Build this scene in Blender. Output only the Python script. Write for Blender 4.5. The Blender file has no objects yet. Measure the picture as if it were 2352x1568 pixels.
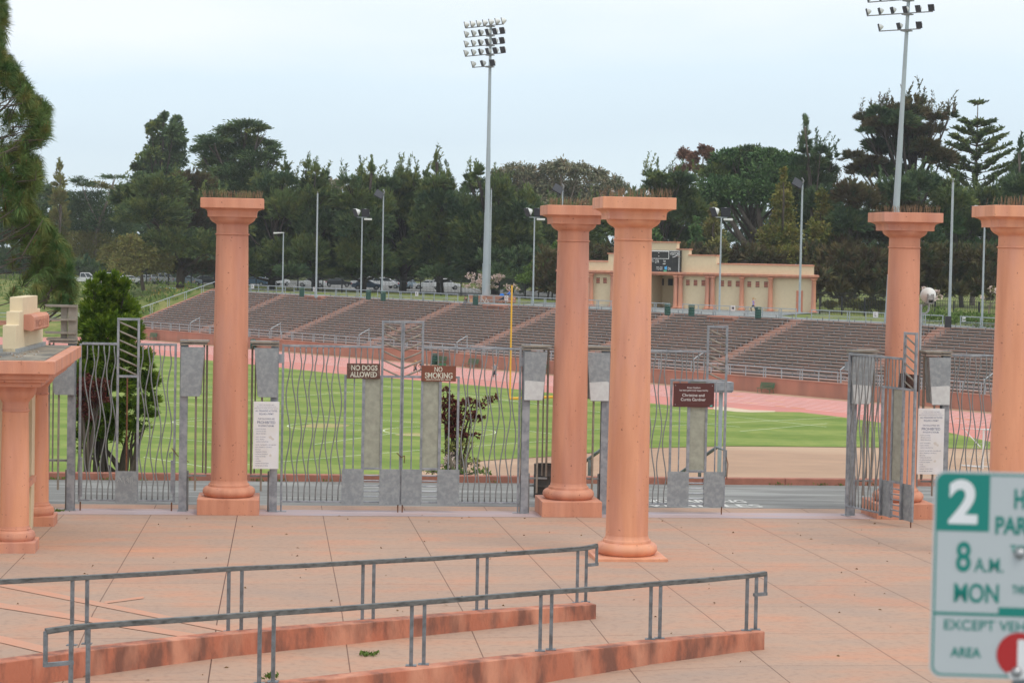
import bpy, math, random
from mathutils import Vector, Matrix
random.seed(11)
rnd = random.random
def U(a, b): return a + (b - a) * rnd()
sc = bpy.context.scene
COL = sc.collection
# ------------------------------------------------------------------ camera
F = 5000.0                       # focal length in units of a 2352 px wide frame
CX, CY = 1176.0, 784.0
CAMZ = 6.5
PITCH = math.atan(207.0 / F)
ROLL = 0.019
fwd = Vector((0, math.cos(PITCH), -math.sin(PITCH)))
r0 = Vector((1, 0, 0)); u0 = r0.cross(fwd)
rgt = r0 * math.cos(ROLL) + u0 * math.sin(ROLL)
upv = u0 * math.cos(ROLL) - r0 * math.sin(ROLL)
cam = bpy.data.cameras.new('camera'); camo = bpy.data.objects.new('camera', cam); COL.objects.link(camo)
camo.matrix_world = Matrix(((rgt.x, upv.x, -fwd.x, 0), (rgt.y, upv.y, -fwd.y, 0), (rgt.z, upv.z, -fwd.z, CAMZ), (0, 0, 0, 1)))
cam.sensor_width = 36; cam.lens = 36 * F / 2352
cam.clip_start = 0.2; cam.clip_end = 5000
cam.dof.use_dof = True; cam.dof.focus_distance = 62; cam.dof.aperture_fstop = 6.3
sc.camera = camo
# ------------------------------------------------------------------ sky and sun
SUN_EL, SUN_AZ = math.radians(58), math.radians(140)     # azimuth measured clockwise from +Y
w = bpy.data.worlds.new('World'); sc.world = w; w.use_nodes = True
nt = w.node_tree; nt.nodes.clear()
def N(nt, t, **k):
    n = nt.nodes.new(t)
    for a, b in k.items(): setattr(n, a, b)
    return n
out = N(nt, 'ShaderNodeOutputWorld')
sky = N(nt, 'ShaderNodeTexSky', sky_type='NISHITA', sun_disc=False, sun_elevation=SUN_EL, sun_rotation=SUN_AZ)
bg1 = N(nt, 'ShaderNodeBackground'); bg1.inputs[1].default_value = 0.1
bg2 = N(nt, 'ShaderNodeBackground'); bg2.inputs[1].default_value = 1.12
tc = N(nt, 'ShaderNodeTexCoord'); sep = N(nt, 'ShaderNodeSeparateXYZ')
mp = N(nt, 'ShaderNodeMapping'); mp.inputs['Scale'].default_value = (1.2, 1.2, 5)
noi = N(nt, 'ShaderNodeTexNoise'); noi.inputs['Scale'].default_value = 1.6; noi.inputs['Detail'].default_value = 5
add = N(nt, 'ShaderNodeMath', operation='MULTIPLY_ADD'); add.inputs[1].default_value = 0.16
rmp = N(nt, 'ShaderNodeValToRGB')
e = rmp.color_ramp.elements
e[0].position = 0.0; e[0].color = (0.77, 0.90, 0.97, 1)
e[1].position = 0.30; e[1].color = (1.0, 1.03, 1.08, 1)
a2 = e.new(0.045); a2.color = (0.70, 0.83, 0.93, 1)
a3 = e.new(0.088); a3.color = (0.75, 0.885, 0.985, 1)
a4 = e.new(0.122); a4.color = (0.93, 0.98, 1.04, 1)
mix = N(nt, 'ShaderNodeMixShader'); mix.inputs[0].default_value = 0.88
L = nt.links.new
L(tc.outputs['Generated'], sep.inputs[0]); L(tc.outputs['Generated'], mp.inputs[0]); L(mp.outputs[0], noi.inputs[0])
L(noi.outputs[0], add.inputs[0]); L(sep.outputs[2], add.inputs[2])
sub = N(nt, 'ShaderNodeMath', operation='SUBTRACT'); sub.inputs[1].default_value = 0.08
L(add.outputs[0], sub.inputs[0]); L(sub.outputs[0], rmp.inputs[0])
L(rmp.outputs[0], bg2.inputs[0]); L(sky.outputs[0], bg1.inputs[0])
L(bg1.outputs[0], mix.inputs[1]); L(bg2.outputs[0], mix.inputs[2]); L(mix.outputs[0], out.inputs[0])
sl = bpy.data.lights.new('sun', 'SUN'); sl.energy = 1.3; sl.angle = math.radians(20); sl.color = (1, 0.96, 0.9)
so = bpy.data.objects.new('sun', sl); COL.objects.link(so)
so.rotation_euler = Vector((math.sin(SUN_AZ) * math.cos(SUN_EL), math.cos(SUN_AZ) * math.cos(SUN_EL), math.sin(SUN_EL))).to_track_quat('Z', 'Y').to_euler()
sc.view_settings.view_transform = 'Standard'; sc.view_settings.look = 'None'
sc.view_settings.exposure = 0.0; sc.view_settings.gamma = 1

# ------------------------------------------------------------------ measuring helpers (2352-wide photo units to metres)
CAM = Vector((0, 0, CAMZ))
def ray(px, py): return fwd + rgt * ((px - CX) / F) - upv * ((py - CY) / F)
def at(px, py, z):
    d = ray(px, py); t = (z - CAMZ) / d.z
    return CAM + d * t
def dist(px, py, D):
    d = ray(px, py); return CAM + d * (D / d.y)
def plane(px, py, p0, yaw):                 # point on the vertical plane through p0 running along yaw
    n = Vector((-math.sin(yaw), math.cos(yaw), 0)); d = ray(px, py)
    t = n.dot(Vector((p0[0], p0[1], 0)) - CAM) / n.dot(d)
    P = CAM + d * t
    u = (P.x - p0[0]) * math.cos(yaw) + (P.y - p0[1]) * math.sin(yaw)
    return u, P.z
# ------------------------------------------------------------------ materials
def mat(name, col, rough=0.8, col2=None, scale=3.0, metal=0.0, bump=0.0, bscale=20.0, detail=6, lo=0.35, hi=0.65, stretch=None, spec=0.5, trans=0, alpha=1, col3=None, scale3=0.4):
    m = bpy.data.materials.new(name); m.use_nodes = True
    t = m.node_tree; b = t.nodes['Principled BSDF']; L = t.links.new
    b.inputs['Roughness'].default_value = rough; b.inputs['Metallic'].default_value = metal
    b.inputs['Specular IOR Level'].default_value = spec
    c4 = (*col, 1); b.inputs['Base Color'].default_value = c4
    tc = N(t, 'ShaderNodeTexCoord'); mp = N(t, 'ShaderNodeMapping')
    if stretch: mp.inputs['Scale'].default_value = stretch
    geo = N(t, 'ShaderNodeNewGeometry')
    L(geo.outputs['Position'], mp.inputs[0])
    src = None
    if col2:
        n = N(t, 'ShaderNodeTexNoise'); n.inputs['Scale'].default_value = scale; n.inputs['Detail'].default_value = detail; n.inputs['Roughness'].default_value = 0.6
        L(mp.outputs[0], n.inputs[0])
        r = N(t, 'ShaderNodeValToRGB'); r.color_ramp.elements[0].position = lo; r.color_ramp.elements[1].position = hi
        r.color_ramp.elements[0].color = c4; r.color_ramp.elements[1].color = (*col2, 1)
        L(n.outputs[0], r.inputs[0]); src = r.outputs[0]
        if col3:
            n3 = N(t, 'ShaderNodeTexNoise'); n3.inputs['Scale'].default_value = scale3; n3.inputs['Detail'].default_value = 4
            L(mp.outputs[0], n3.inputs[0])
            r3 = N(t, 'ShaderNodeValToRGB'); r3.color_ramp.elements[0].position = 0.48; r3.color_ramp.elements[1].position = 0.66
            L(n3.outputs[0], r3.inputs[0])
            mx = N(t, 'ShaderNodeMix', data_type='RGBA'); L(r3.outputs[0], mx.inputs[0]); L(src, mx.inputs[6]); mx.inputs[7].default_value = (*col3, 1)
            src = mx.outputs[2]
        L(src, b.inputs['Base Color'])
    if bump:
        nb = N(t, 'ShaderNodeTexNoise'); nb.inputs['Scale'].default_value = bscale; nb.inputs['Detail'].default_value = 4
        L(mp.outputs[0], nb.inputs[0]); bp = N(t, 'ShaderNodeBump'); bp.inputs['Strength'].default_value = bump; bp.inputs['Distance'].default_value = 0.02
        L(nb.outputs[0], bp.inputs['Height']); L(bp.outputs[0], b.inputs['Normal'])
    if trans: b.inputs['Transmission Weight'].default_value = trans
    if alpha < 1: b.inputs['Alpha'].default_value = alpha
    m['src'] = 1
    return m
M = {}
def speck(m):
    t = m.node_tree; b = t.nodes['Principled BSDF']; src = b.inputs['Base Color'].links[0].from_socket; g = N(t, 'ShaderNodeNewGeometry')
    n = N(t, 'ShaderNodeTexNoise'); n.inputs['Scale'].default_value = 14; n.inputs['Detail'].default_value = 5; t.links.new(g.outputs['Position'], n.inputs[0])
    r = N(t, 'ShaderNodeValToRGB'); r.color_ramp.elements[0].position = .27; r.color_ramp.elements[1].position = .33; r.color_ramp.elements[0].color = (.45, .38, .36, 1); r.color_ramp.elements[1].color = (1, 1, 1, 1); t.links.new(n.outputs[0], r.inputs[0])
    n2 = N(t, 'ShaderNodeTexNoise'); n2.inputs['Scale'].default_value = 1.1; n2.inputs['Detail'].default_value = 7; mp = N(t, 'ShaderNodeMapping'); mp.inputs['Scale'].default_value = (3, 3, .35); t.links.new(g.outputs['Position'], mp.inputs[0]); t.links.new(mp.outputs[0], n2.inputs[0])
    r2 = N(t, 'ShaderNodeValToRGB'); r2.color_ramp.elements[0].position = .30; r2.color_ramp.elements[1].position = .58; r2.color_ramp.elements[0].color = (.84, .78, .76, 1); r2.color_ramp.elements[1].color = (1, 1, 1, 1); t.links.new(n2.outputs[0], r2.inputs[0])
    c = src
    for o in (r.outputs[0], r2.outputs[0]):
        mx = N(t, 'ShaderNodeMix', data_type='RGBA', blend_type='MULTIPLY'); mx.inputs[0].default_value = 1; t.links.new(c, mx.inputs[6]); t.links.new(o, mx.inputs[7]); c = mx.outputs[2]
    t.links.new(c, b.inputs['Base Color'])
M['terra'] = mat('painted_terracotta', (0.675, 0.312, 0.192), 0.75, (0.60, 0.268, 0.165), 2.0, bump=0.25, bscale=35, stretch=(1, 1, 0.16), col3=(0.57, 0.275, 0.195), scale3=1.6)
M['terra_fresh'] = mat('fresh_terracotta_paint', (0.75, 0.352, 0.200), 0.6, (0.69, 0.318, 0.182), 1.6, bump=0.12, bscale=35, stretch=(1, 1, .2), col3=(0.69, 0.33, 0.215), scale3=2.5)
M['terra_wall'] = mat('weathered_terracotta_wall', (0.47, 0.165, 0.095), 0.85, (0.22, 0.095, 0.065), 3.5, bump=0.6, bscale=25, stretch=(1, 1, 0.35), col3=(0.60, 0.27, 0.17), scale3=1.7, lo=.42, hi=.60)
speck(M['terra']); speck(M['terra_fresh'])
M['cream'] = mat('cream_stucco', (0.72, 0.60, 0.40), 0.85, (0.68, 0.56, 0.37), 3, bump=0.4, bscale=60)
M['galv'] = mat('galvanised_steel', (0.30, 0.32, 0.34), 0.45, (0.21, 0.23, 0.25), 9, metal=0.35, detail=3, bump=0.05, col3=(0.36, 0.38, 0.40), scale3=4)
M['galv_sheet'] = mat('mottled_zinc_sheet', (0.255, 0.28, 0.29), 0.5, (0.335, 0.36, 0.365), 9, metal=0.3, detail=8, lo=0.42, hi=0.62)
M['galv_bar'] = mat('grey_steel_bar', (0.265, 0.275, 0.27), 0.5, (0.20, 0.205, 0.20), 6, metal=0.3)
M['galv_brown'] = mat('browned_steel_tube', (0.30, 0.27, 0.22), 0.55, (0.23, 0.20, 0.16), 6, metal=0.2)
M['rail'] = mat('weathered_rail_steel', (0.17, 0.18, 0.175), 0.5, (0.06, 0.065, 0.06), 6, metal=0.4, lo=0.42, hi=0.7, stretch=(1, 1, 3))
M['railpost'] = mat('zinc_rail_post', (0.24, 0.27, 0.29), 0.5, (0.13, 0.14, 0.145), 7, metal=0.35)
M['palerail'] = mat('pale_steel_rail', (0.42, 0.48, 0.50), 0.5, (0.35, 0.40, 0.42), 4, metal=0.2)
M['mast'] = mat('pale_blue_grey_mast', (0.40, 0.46, 0.48), 0.5, (0.34, 0.40, 0.42), 1.5, metal=0.15, stretch=(1, 1, 0.3))
M['mesh'] = mat('perforated_sheet', (0.40, 0.41, 0.33), 0.7, (0.30, 0.31, 0.25), 6, alpha=0.86)
M['paper'] = mat('weathered_white_paper', (0.6, 0.62, 0.6), 0.8, (0.52, 0.53, 0.52), 9)
M['white'] = mat('white_sign_enamel', (0.74, 0.75, 0.76), 0.4, (0.70, 0.69, 0.66), 3)
M['navy'] = mat('navy_print', (0.10, 0.12, 0.22), 0.6)
M['grime'] = mat('beige_stain', (0.62, 0.585, 0.53), 0.8)
M['rust'] = mat('rust', (0.20, 0.085, 0.035), 0.9, (0.12, 0.05, 0.03), 30)
M['brown_sign'] = mat('brown_sign_face', (0.10, 0.042, 0.028), 0.6, (0.22, 0.16, 0.12), 14, lo=0.5, hi=0.78)
M['red_sign'] = mat('red_brown_sign_face', (0.20, 0.065, 0.033), 0.6, (0.17, 0.055, 0.03), 10)
M['maroon'] = mat('maroon_sign_face', (0.085, 0.022, 0.018), 0.5)
M['stencil'] = mat('stencil_white_paint', (0.62, 0.63, 0.52), 0.8, (0.42, 0.41, 0.33), 40, lo=0.5, hi=0.8)
M['white_text'] = mat('white_lettering', (0.75, 0.75, 0.72), 0.6)
M['asphalt'] = mat('asphalt', (0.170, 0.170, 0.158), 0.9, (0.235, 0.235, 0.22), 1.6, stretch=(0.35, 2.2, 1), bump=0.3, bscale=60, col3=(0.32, 0.325, 0.305), scale3=0.7)
M['path'] = mat('grey_concourse_paving', (0.26, 0.28, 0.27), 0.9, (0.21, 0.225, 0.22), 1.2)
M['roadpaint'] = mat('worn_road_paint', (0.62, 0.62, 0.58), 0.85, (0.3, 0.31, 0.3), 12, lo=0.5, hi=0.8)
M['kerb'] = mat('terracotta_kerb', (0.42, 0.175, 0.12), 0.9, (0.30, 0.13, 0.09), 2.5, bump=0.3)
M['dirt'] = mat('tan_dirt', (0.44, 0.28, 0.18), 0.95, (0.38, 0.245, 0.16), 0.7, bump=0.2, bscale=5, stretch=(0.4, 1, 1), col3=(0.49, 0.335, 0.22), scale3=0.13)
M['sand'] = mat('pale_sand', (0.66, 0.54, 0.38), 0.95, (0.58, 0.46, 0.32), 1)
M['track'] = mat('pink_running_track', (0.62, 0.235, 0.185), 0.85, (0.56, 0.21, 0.165), 0.25, col3=(0.52, 0.215, 0.18), scale3=0.6)
M['lane'] = mat('faded_lane_paint', (0.82, 0.66, 0.63), 0.85)
M['line'] = mat('white_field_paint', (0.62, 0.70, 0.46), 0.9)
M['yellow_mark'] = mat('yellow_lane_mark', (0.75, 0.33, 0.08), 0.85)
M['riser'] = mat('dark_riser', (0.160, 0.122, 0.100), 0.9, (0.105, 0.088, 0.075), 1.2, col3=(0.24, 0.13, 0.095), scale3=0.3)  # riser faces in mottled dark grey-brown, much darker than the aisle concrete
M['concrete'] = mat('stand_concrete', (0.54, 0.275, 0.195), 0.9, (0.42, 0.215, 0.155), 0.8, bump=0.2, bscale=6, col3=(0.33, 0.20, 0.16), scale3=0.35)
M['wallc'] = mat('stand_wall_render', (0.50, 0.225, 0.155), 0.9, (0.42, 0.19, 0.13), 0.7, stretch=(1, 1, 0.3), col3=(0.37, 0.18, 0.13), scale3=0.5)
M['plank'] = mat('weathered_bench_plank', (0.115, 0.10, 0.088), 0.85, (0.17, 0.15, 0.135), 1.5)
M['plank_top'] = mat('bench_board', (0.30, 0.295, 0.275), 0.85, (0.22, 0.215, 0.20), 1.5)
M['bark'] = mat('bark', (0.075, 0.06, 0.048), 0.95, (0.13, 0.105, 0.085), 1.2, stretch=(3, 3, 0.5), bump=0.5, bscale=4)
M['bark_dark'] = mat('dark_bark', (0.045, 0.035, 0.03), 0.95, (0.07, 0.055, 0.045), 3, stretch=(3, 3, 0.5))
M['bark_pale'] = mat('pale_bark', (0.22, 0.18, 0.14), 0.95, (0.15, 0.12, 0.1), 3)
M['black'] = mat('black_enamel', (0.02, 0.022, 0.022), 0.5)
M['iron'] = mat('black_iron', (0.022, 0.024, 0.026), 0.6)
M['green_paint'] = mat('green_bench_paint', (0.035, 0.13, 0.06), 0.5, (0.05, 0.17, 0.08), 3)
M['bin_green'] = mat('dark_green_bin', (0.015, 0.075, 0.055), 0.5)
M['yellow'] = mat('yellow_goal_paint', (0.78, 0.44, 0.035), 0.4)
M['glass'] = mat('dark_car_glass', (0.06, 0.075, 0.085), 0.1)
M['tyre'] = mat('tyre_rubber', (0.02, 0.02, 0.02), 0.9)
M['chrome'] = mat('wheel_rim', (0.45, 0.46, 0.47), 0.3, metal=0.8)
M['redlamp'] = mat('red_lamp_glass', (0.45, 0.02, 0.02), 0.3)
M['lampwhite'] = mat('off_white_lamp_shell', (0.68, 0.70, 0.66), 0.45)
M['lens'] = mat('dark_lamp_lens', (0.028, 0.032, 0.042), 0.6)
M['nosing'] = mat('sky_lit_step_edge', (0.62, 0.425, 0.35), 0.9, (0.52, 0.35, 0.285), 0.9)  # sky light caught by the tread edges, put in as a paler colour
M['skin'] = mat('skin', (0.58, 0.32, 0.22), 0.6)
M['blond'] = mat('blond_hair', (0.55, 0.33, 0.13), 0.8)
M['darkhair'] = mat('dark_hair', (0.02, 0.015, 0.012), 0.8)
M['roof'] = mat('grey_roof_felt', (0.17, 0.155, 0.125), 0.95, (0.33, 0.29, 0.22), 2.0, bump=0.4, bscale=12, stretch=(1, 0.5, 1), col3=(0.10, 0.10, 0.09), scale3=1.1)
M['flashing'] = mat('grey_flashing', (0.36, 0.37, 0.36), 0.7, (0.28, 0.29, 0.28), 8)
M['door_terra'] = mat('salmon_door', (0.60, 0.22, 0.13), 0.6)
M['window_terra'] = mat('brown_louvre', (0.16, 0.07, 0.055), 0.7)
M['signgreen'] = mat('teal_sign_green', (0.002, 0.205, 0.165), 0.45)
M['signwhite'] = mat('reflective_white', (0.46, 0.495, 0.50), 0.5)
M['signred'] = mat('sign_red', (0.42, 0.016, 0.016), 0.45)
M['steel'] = mat('bolt_steel', (0.4, 0.4, 0.4), 0.3, metal=0.9)
def solid(name, c, r=0.6): 
    if name not in M: M[name] = mat(name, c, r)
    return M[name]
def leafmat(name, c1, c2, c3=None, scale=0.25, trans=0.15, rough=0.75):
    m = mat(name, c1, rough, c2, scale, detail=8, lo=0.38, hi=0.62, spec=0.2, col3=c3, scale3=scale * 2.7)
    return m
M['lf_cyp'] = leafmat('cypress_foliage', (0.051, 0.090, 0.038), (0.140, 0.201, 0.066), (0.204, 0.232, 0.061))
M['lf_cyp2'] = leafmat('dark_cypress_foliage', (0.046, 0.093, 0.046), (0.105, 0.167, 0.070), (0.141, 0.191, 0.070))
M['lf_pine'] = leafmat('pine_foliage', (0.048, 0.110, 0.040), (0.095, 0.186, 0.056), (0.130, 0.208, 0.065))
M['lf_yel'] = leafmat('young_pine_foliage', (0.113, 0.149, 0.032), (0.217, 0.210, 0.049), (0.265, 0.210, 0.052), 0.5)
M['lf_brown'] = leafmat('russet_cypress_foliage', (0.095, 0.067, 0.036), (0.149, 0.128, 0.050), (0.064, 0.094, 0.040))
M['lf_euc'] = leafmat('grey_green_gum_foliage', (0.119, 0.144, 0.083), (0.228, 0.230, 0.138), (0.317, 0.248, 0.156), 0.4)
M['lf_euc_red'] = leafmat('reddish_gum_foliage', (0.16, 0.09, 0.06), (0.26, 0.14, 0.09), None, 0.5)
M['lf_olive'] = leafmat('olive_foliage', (0.161, 0.175, 0.049), (0.246, 0.245, 0.079), (0.189, 0.149, 0.052), 0.5)
M['lf_lime'] = leafmat('fresh_green_foliage', (0.09, 0.16, 0.03), (0.14, 0.21, 0.05), None, 0.6)
M['lf_arb'] = leafmat('bright_conifer_foliage', (0.053, 0.111, 0.011), (0.131, 0.222, 0.020), (0.225, 0.312, 0.030), 1.6)
M['lf_plum'] = leafmat('purple_plum_leaf', (0.069, 0.018, 0.017), (0.130, 0.033, 0.026), (0.178, 0.068, 0.042), 3)
M['lf_blossom'] = mat('pale_pink_blossom', (0.72, 0.52, 0.48), 0.7, (0.78, 0.68, 0.62), 6)
M['needle'] = leafmat('pine_needle', (0.061, 0.129, 0.039), (0.143, 0.205, 0.059), (0.211, 0.205, 0.059), 1.2)
M['candle'] = mat('pine_shoot', (0.30, 0.24, 0.08), 0.7, (0.35, 0.09, 0.04), 3)
def grassmat(name, lawn):
    m = bpy.data.materials.new(name); m.use_nodes = True; t = m.node_tree; b = t.nodes['Principled BSDF']; L = t.links.new
    b.inputs['Roughness'].default_value = 0.95; b.inputs['Specular IOR Level'].default_value = 0.1
    g = N(t, 'ShaderNodeNewGeometry')
    n = N(t, 'ShaderNodeTexNoise'); n.inputs['Scale'].default_value = 0.5 if lawn else 0.35; n.inputs['Detail'].default_value = 8; n.inputs['Roughness'].default_value = 0.65
    L(g.outputs['Position'], n.inputs[0])
    r = N(t, 'ShaderNodeValToRGB'); r.color_ramp.elements[0].position = 0.35; r.color_ramp.elements[1].position = 0.68
    if lawn: c = ((0.175, 0.255, 0.060), (0.285, 0.325, 0.090))
    else: c = ((0.085, 0.155, 0.03), (0.29, 0.27, 0.10))
    r.color_ramp.elements[0].color = (*c[0], 1); r.color_ramp.elements[1].color = (*c[1], 1)
    L(n.outputs[0], r.inputs[0])
    if lawn:      # mown bands in the turf
        mp = N(t, 'ShaderNodeMapping'); mp.inputs['Rotation'].default_value = (0, 0, math.radians(8)); L(g.outputs['Position'], mp.inputs[0])
        wv = N(t, 'ShaderNodeTexWave', bands_direction='Y'); wv.inputs['Scale'].default_value = 0.035; wv.inputs['Distortion'].default_value = 0.8; wv.inputs['Detail'].default_value = 2
        L(mp.outputs[0], wv.inputs[0]); rr = N(t, 'ShaderNodeValToRGB'); rr.color_ramp.elements[0].position = 0.35; rr.color_ramp.elements[1].position = 0.6
        rr.color_ramp.elements[0].color = (0.76, 0.84, 0.72, 1); rr.color_ramp.elements[1].color = (1, 1, 1, 1); L(wv.outputs[0], rr.inputs[0])
        mx = N(t, 'ShaderNodeMix', data_type='RGBA', blend_type='MULTIPLY'); mx.inputs[0].default_value = 1
        L(r.outputs[0], mx.inputs[6]); L(rr.outputs[0], mx.inputs[7]); L(mx.outputs[2], b.inputs['Base Color'])
    else: L(r.outputs[0], b.inputs['Base Color'])
    return m
M['lawn'] = grassmat('mown_turf', True); M['rough'] = grassmat('rough_grass', False)
def plazamat():
    m = bpy.data.materials.new('terracotta_concrete_paving'); m.use_nodes = True; t = m.node_tree; b = t.nodes['Principled BSDF']; L = t.links.new
    b.inputs['Roughness'].default_value = 0.85
    g = N(t, 'ShaderNodeNewGeometry'); mp = N(t, 'ShaderNodeMapping'); mp.inputs['Rotation'].default_value = (0, 0, -math.radians(6.1)); mp.inputs['Location'].default_value = (0.95, 0.4, 0)
    L(g.outputs['Position'], mp.inputs[0])
    n = N(t, 'ShaderNodeTexNoise'); n.inputs['Scale'].default_value = 0.55; n.inputs['Detail'].default_value = 9; n.inputs['Roughness'].default_value = 0.62
    m2 = N(t, 'ShaderNodeMapping'); m2.inputs['Scale'].default_value = (0.7, 1.25, 1); L(mp.outputs[0], m2.inputs[0]); L(m2.outputs[0], n.inputs[0])
    r = N(t, 'ShaderNodeValToRGB'); e = r.color_ramp.elements
    e[0].position = 0.30; e[0].color = (0.385, 0.275, 0.21, 1); e[1].position = 0.78; e[1].color = (0.60, 0.285, 0.160, 1)
    q = e.new(0.5); q.color = (0.445, 0.290, 0.205, 1); q2 = e.new(0.64); q2.color = (0.51, 0.275, 0.178, 1)
    L(n.outputs[0], r.inputs[0])
    bk = N(t, 'ShaderNodeTexBrick'); bk.offset = 0; bk.inputs['Scale'].default_value = 1; bk.inputs['Brick Width'].default_value = 2.06; bk.inputs['Row Height'].default_value = 400.0
    bk.inputs['Mortar Size'].default_value = 0.011; bk.inputs['Mortar Smooth'].default_value = 0.3; bk.inputs['Bias'].default_value = 0
    bk.inputs['Color1'].default_value = (1, 1, 1, 1); bk.inputs['Color2'].default_value = (1, 1, 1, 1); bk.inputs['Mortar'].default_value = (0.42, 0.36, 0.34, 1)
    L(mp.outputs[0], bk.inputs[0])
    bk2 = N(t, 'ShaderNodeTexBrick'); bk2.offset = 0; bk2.inputs['Scale'].default_value = 1; bk2.inputs['Brick Width'].default_value = 400; bk2.inputs['Row Height'].default_value = 2.9
    bk2.inputs['Mortar Size'].default_value = 0.010; bk2.inputs['Mortar Smooth'].default_value = 0.3
    bk2.inputs['Color1'].default_value = (1, 1, 1, 1); bk2.inputs['Color2'].default_value = (0.92, 0.93, 0.95, 1); bk2.inputs['Mortar'].default_value = (0.55, 0.46, 0.44, 1)
    L(mp.outputs[0], bk2.inputs[0])
    sp = N(t, 'ShaderNodeTexNoise'); sp.inputs['Scale'].default_value = 9; sp.inputs['Detail'].default_value = 6; L(mp.outputs[0], sp.inputs[0])
    sr = N(t, 'ShaderNodeValToRGB'); sr.color_ramp.elements[0].position = 0.30; sr.color_ramp.elements[1].position = 0.50; sr.color_ramp.elements[0].color = (0.86, 0.85, 0.86, 1); sr.color_ramp.elements[1].color = (1, 1, 1, 1)
    L(sp.outputs[0], sr.inputs[0])
    c = r.outputs[0]
    for o in (bk.outputs[0], bk2.outputs[0], sr.outputs[0]):
        mx = N(t, 'ShaderNodeMix', data_type='RGBA', blend_type='MULTIPLY'); mx.inputs[0].default_value = 1; L(c, mx.inputs[6]); L(o, mx.inputs[7]); c = mx.outputs[2]
    L(c, b.inputs['Base Color'])
    nb = N(t, 'ShaderNodeTexNoise'); nb.inputs['Scale'].default_value = 30; L(g.outputs['Position'], nb.inputs[0]); bp = N(t, 'ShaderNodeBump'); bp.inputs['Strength'].default_value = 0.25; bp.inputs['Distance'].default_value = 0.01
    L(nb.outputs[0], bp.inputs['Height']); L(bp.outputs[0], b.inputs['Normal'])
    return m
M['plaza'] = plazamat()
M['band'] = mat('orange_terracotta_band', (0.57, 0.275, 0.175), 0.85, (0.50, 0.29, 0.20), 2, bump=0.2)
M['threshold'] = mat('lavender_grey_threshold', (0.46, 0.31, 0.27), 0.7, (0.40, 0.34, 0.36), 0.8, stretch=(0.5, 2, 1))

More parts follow.
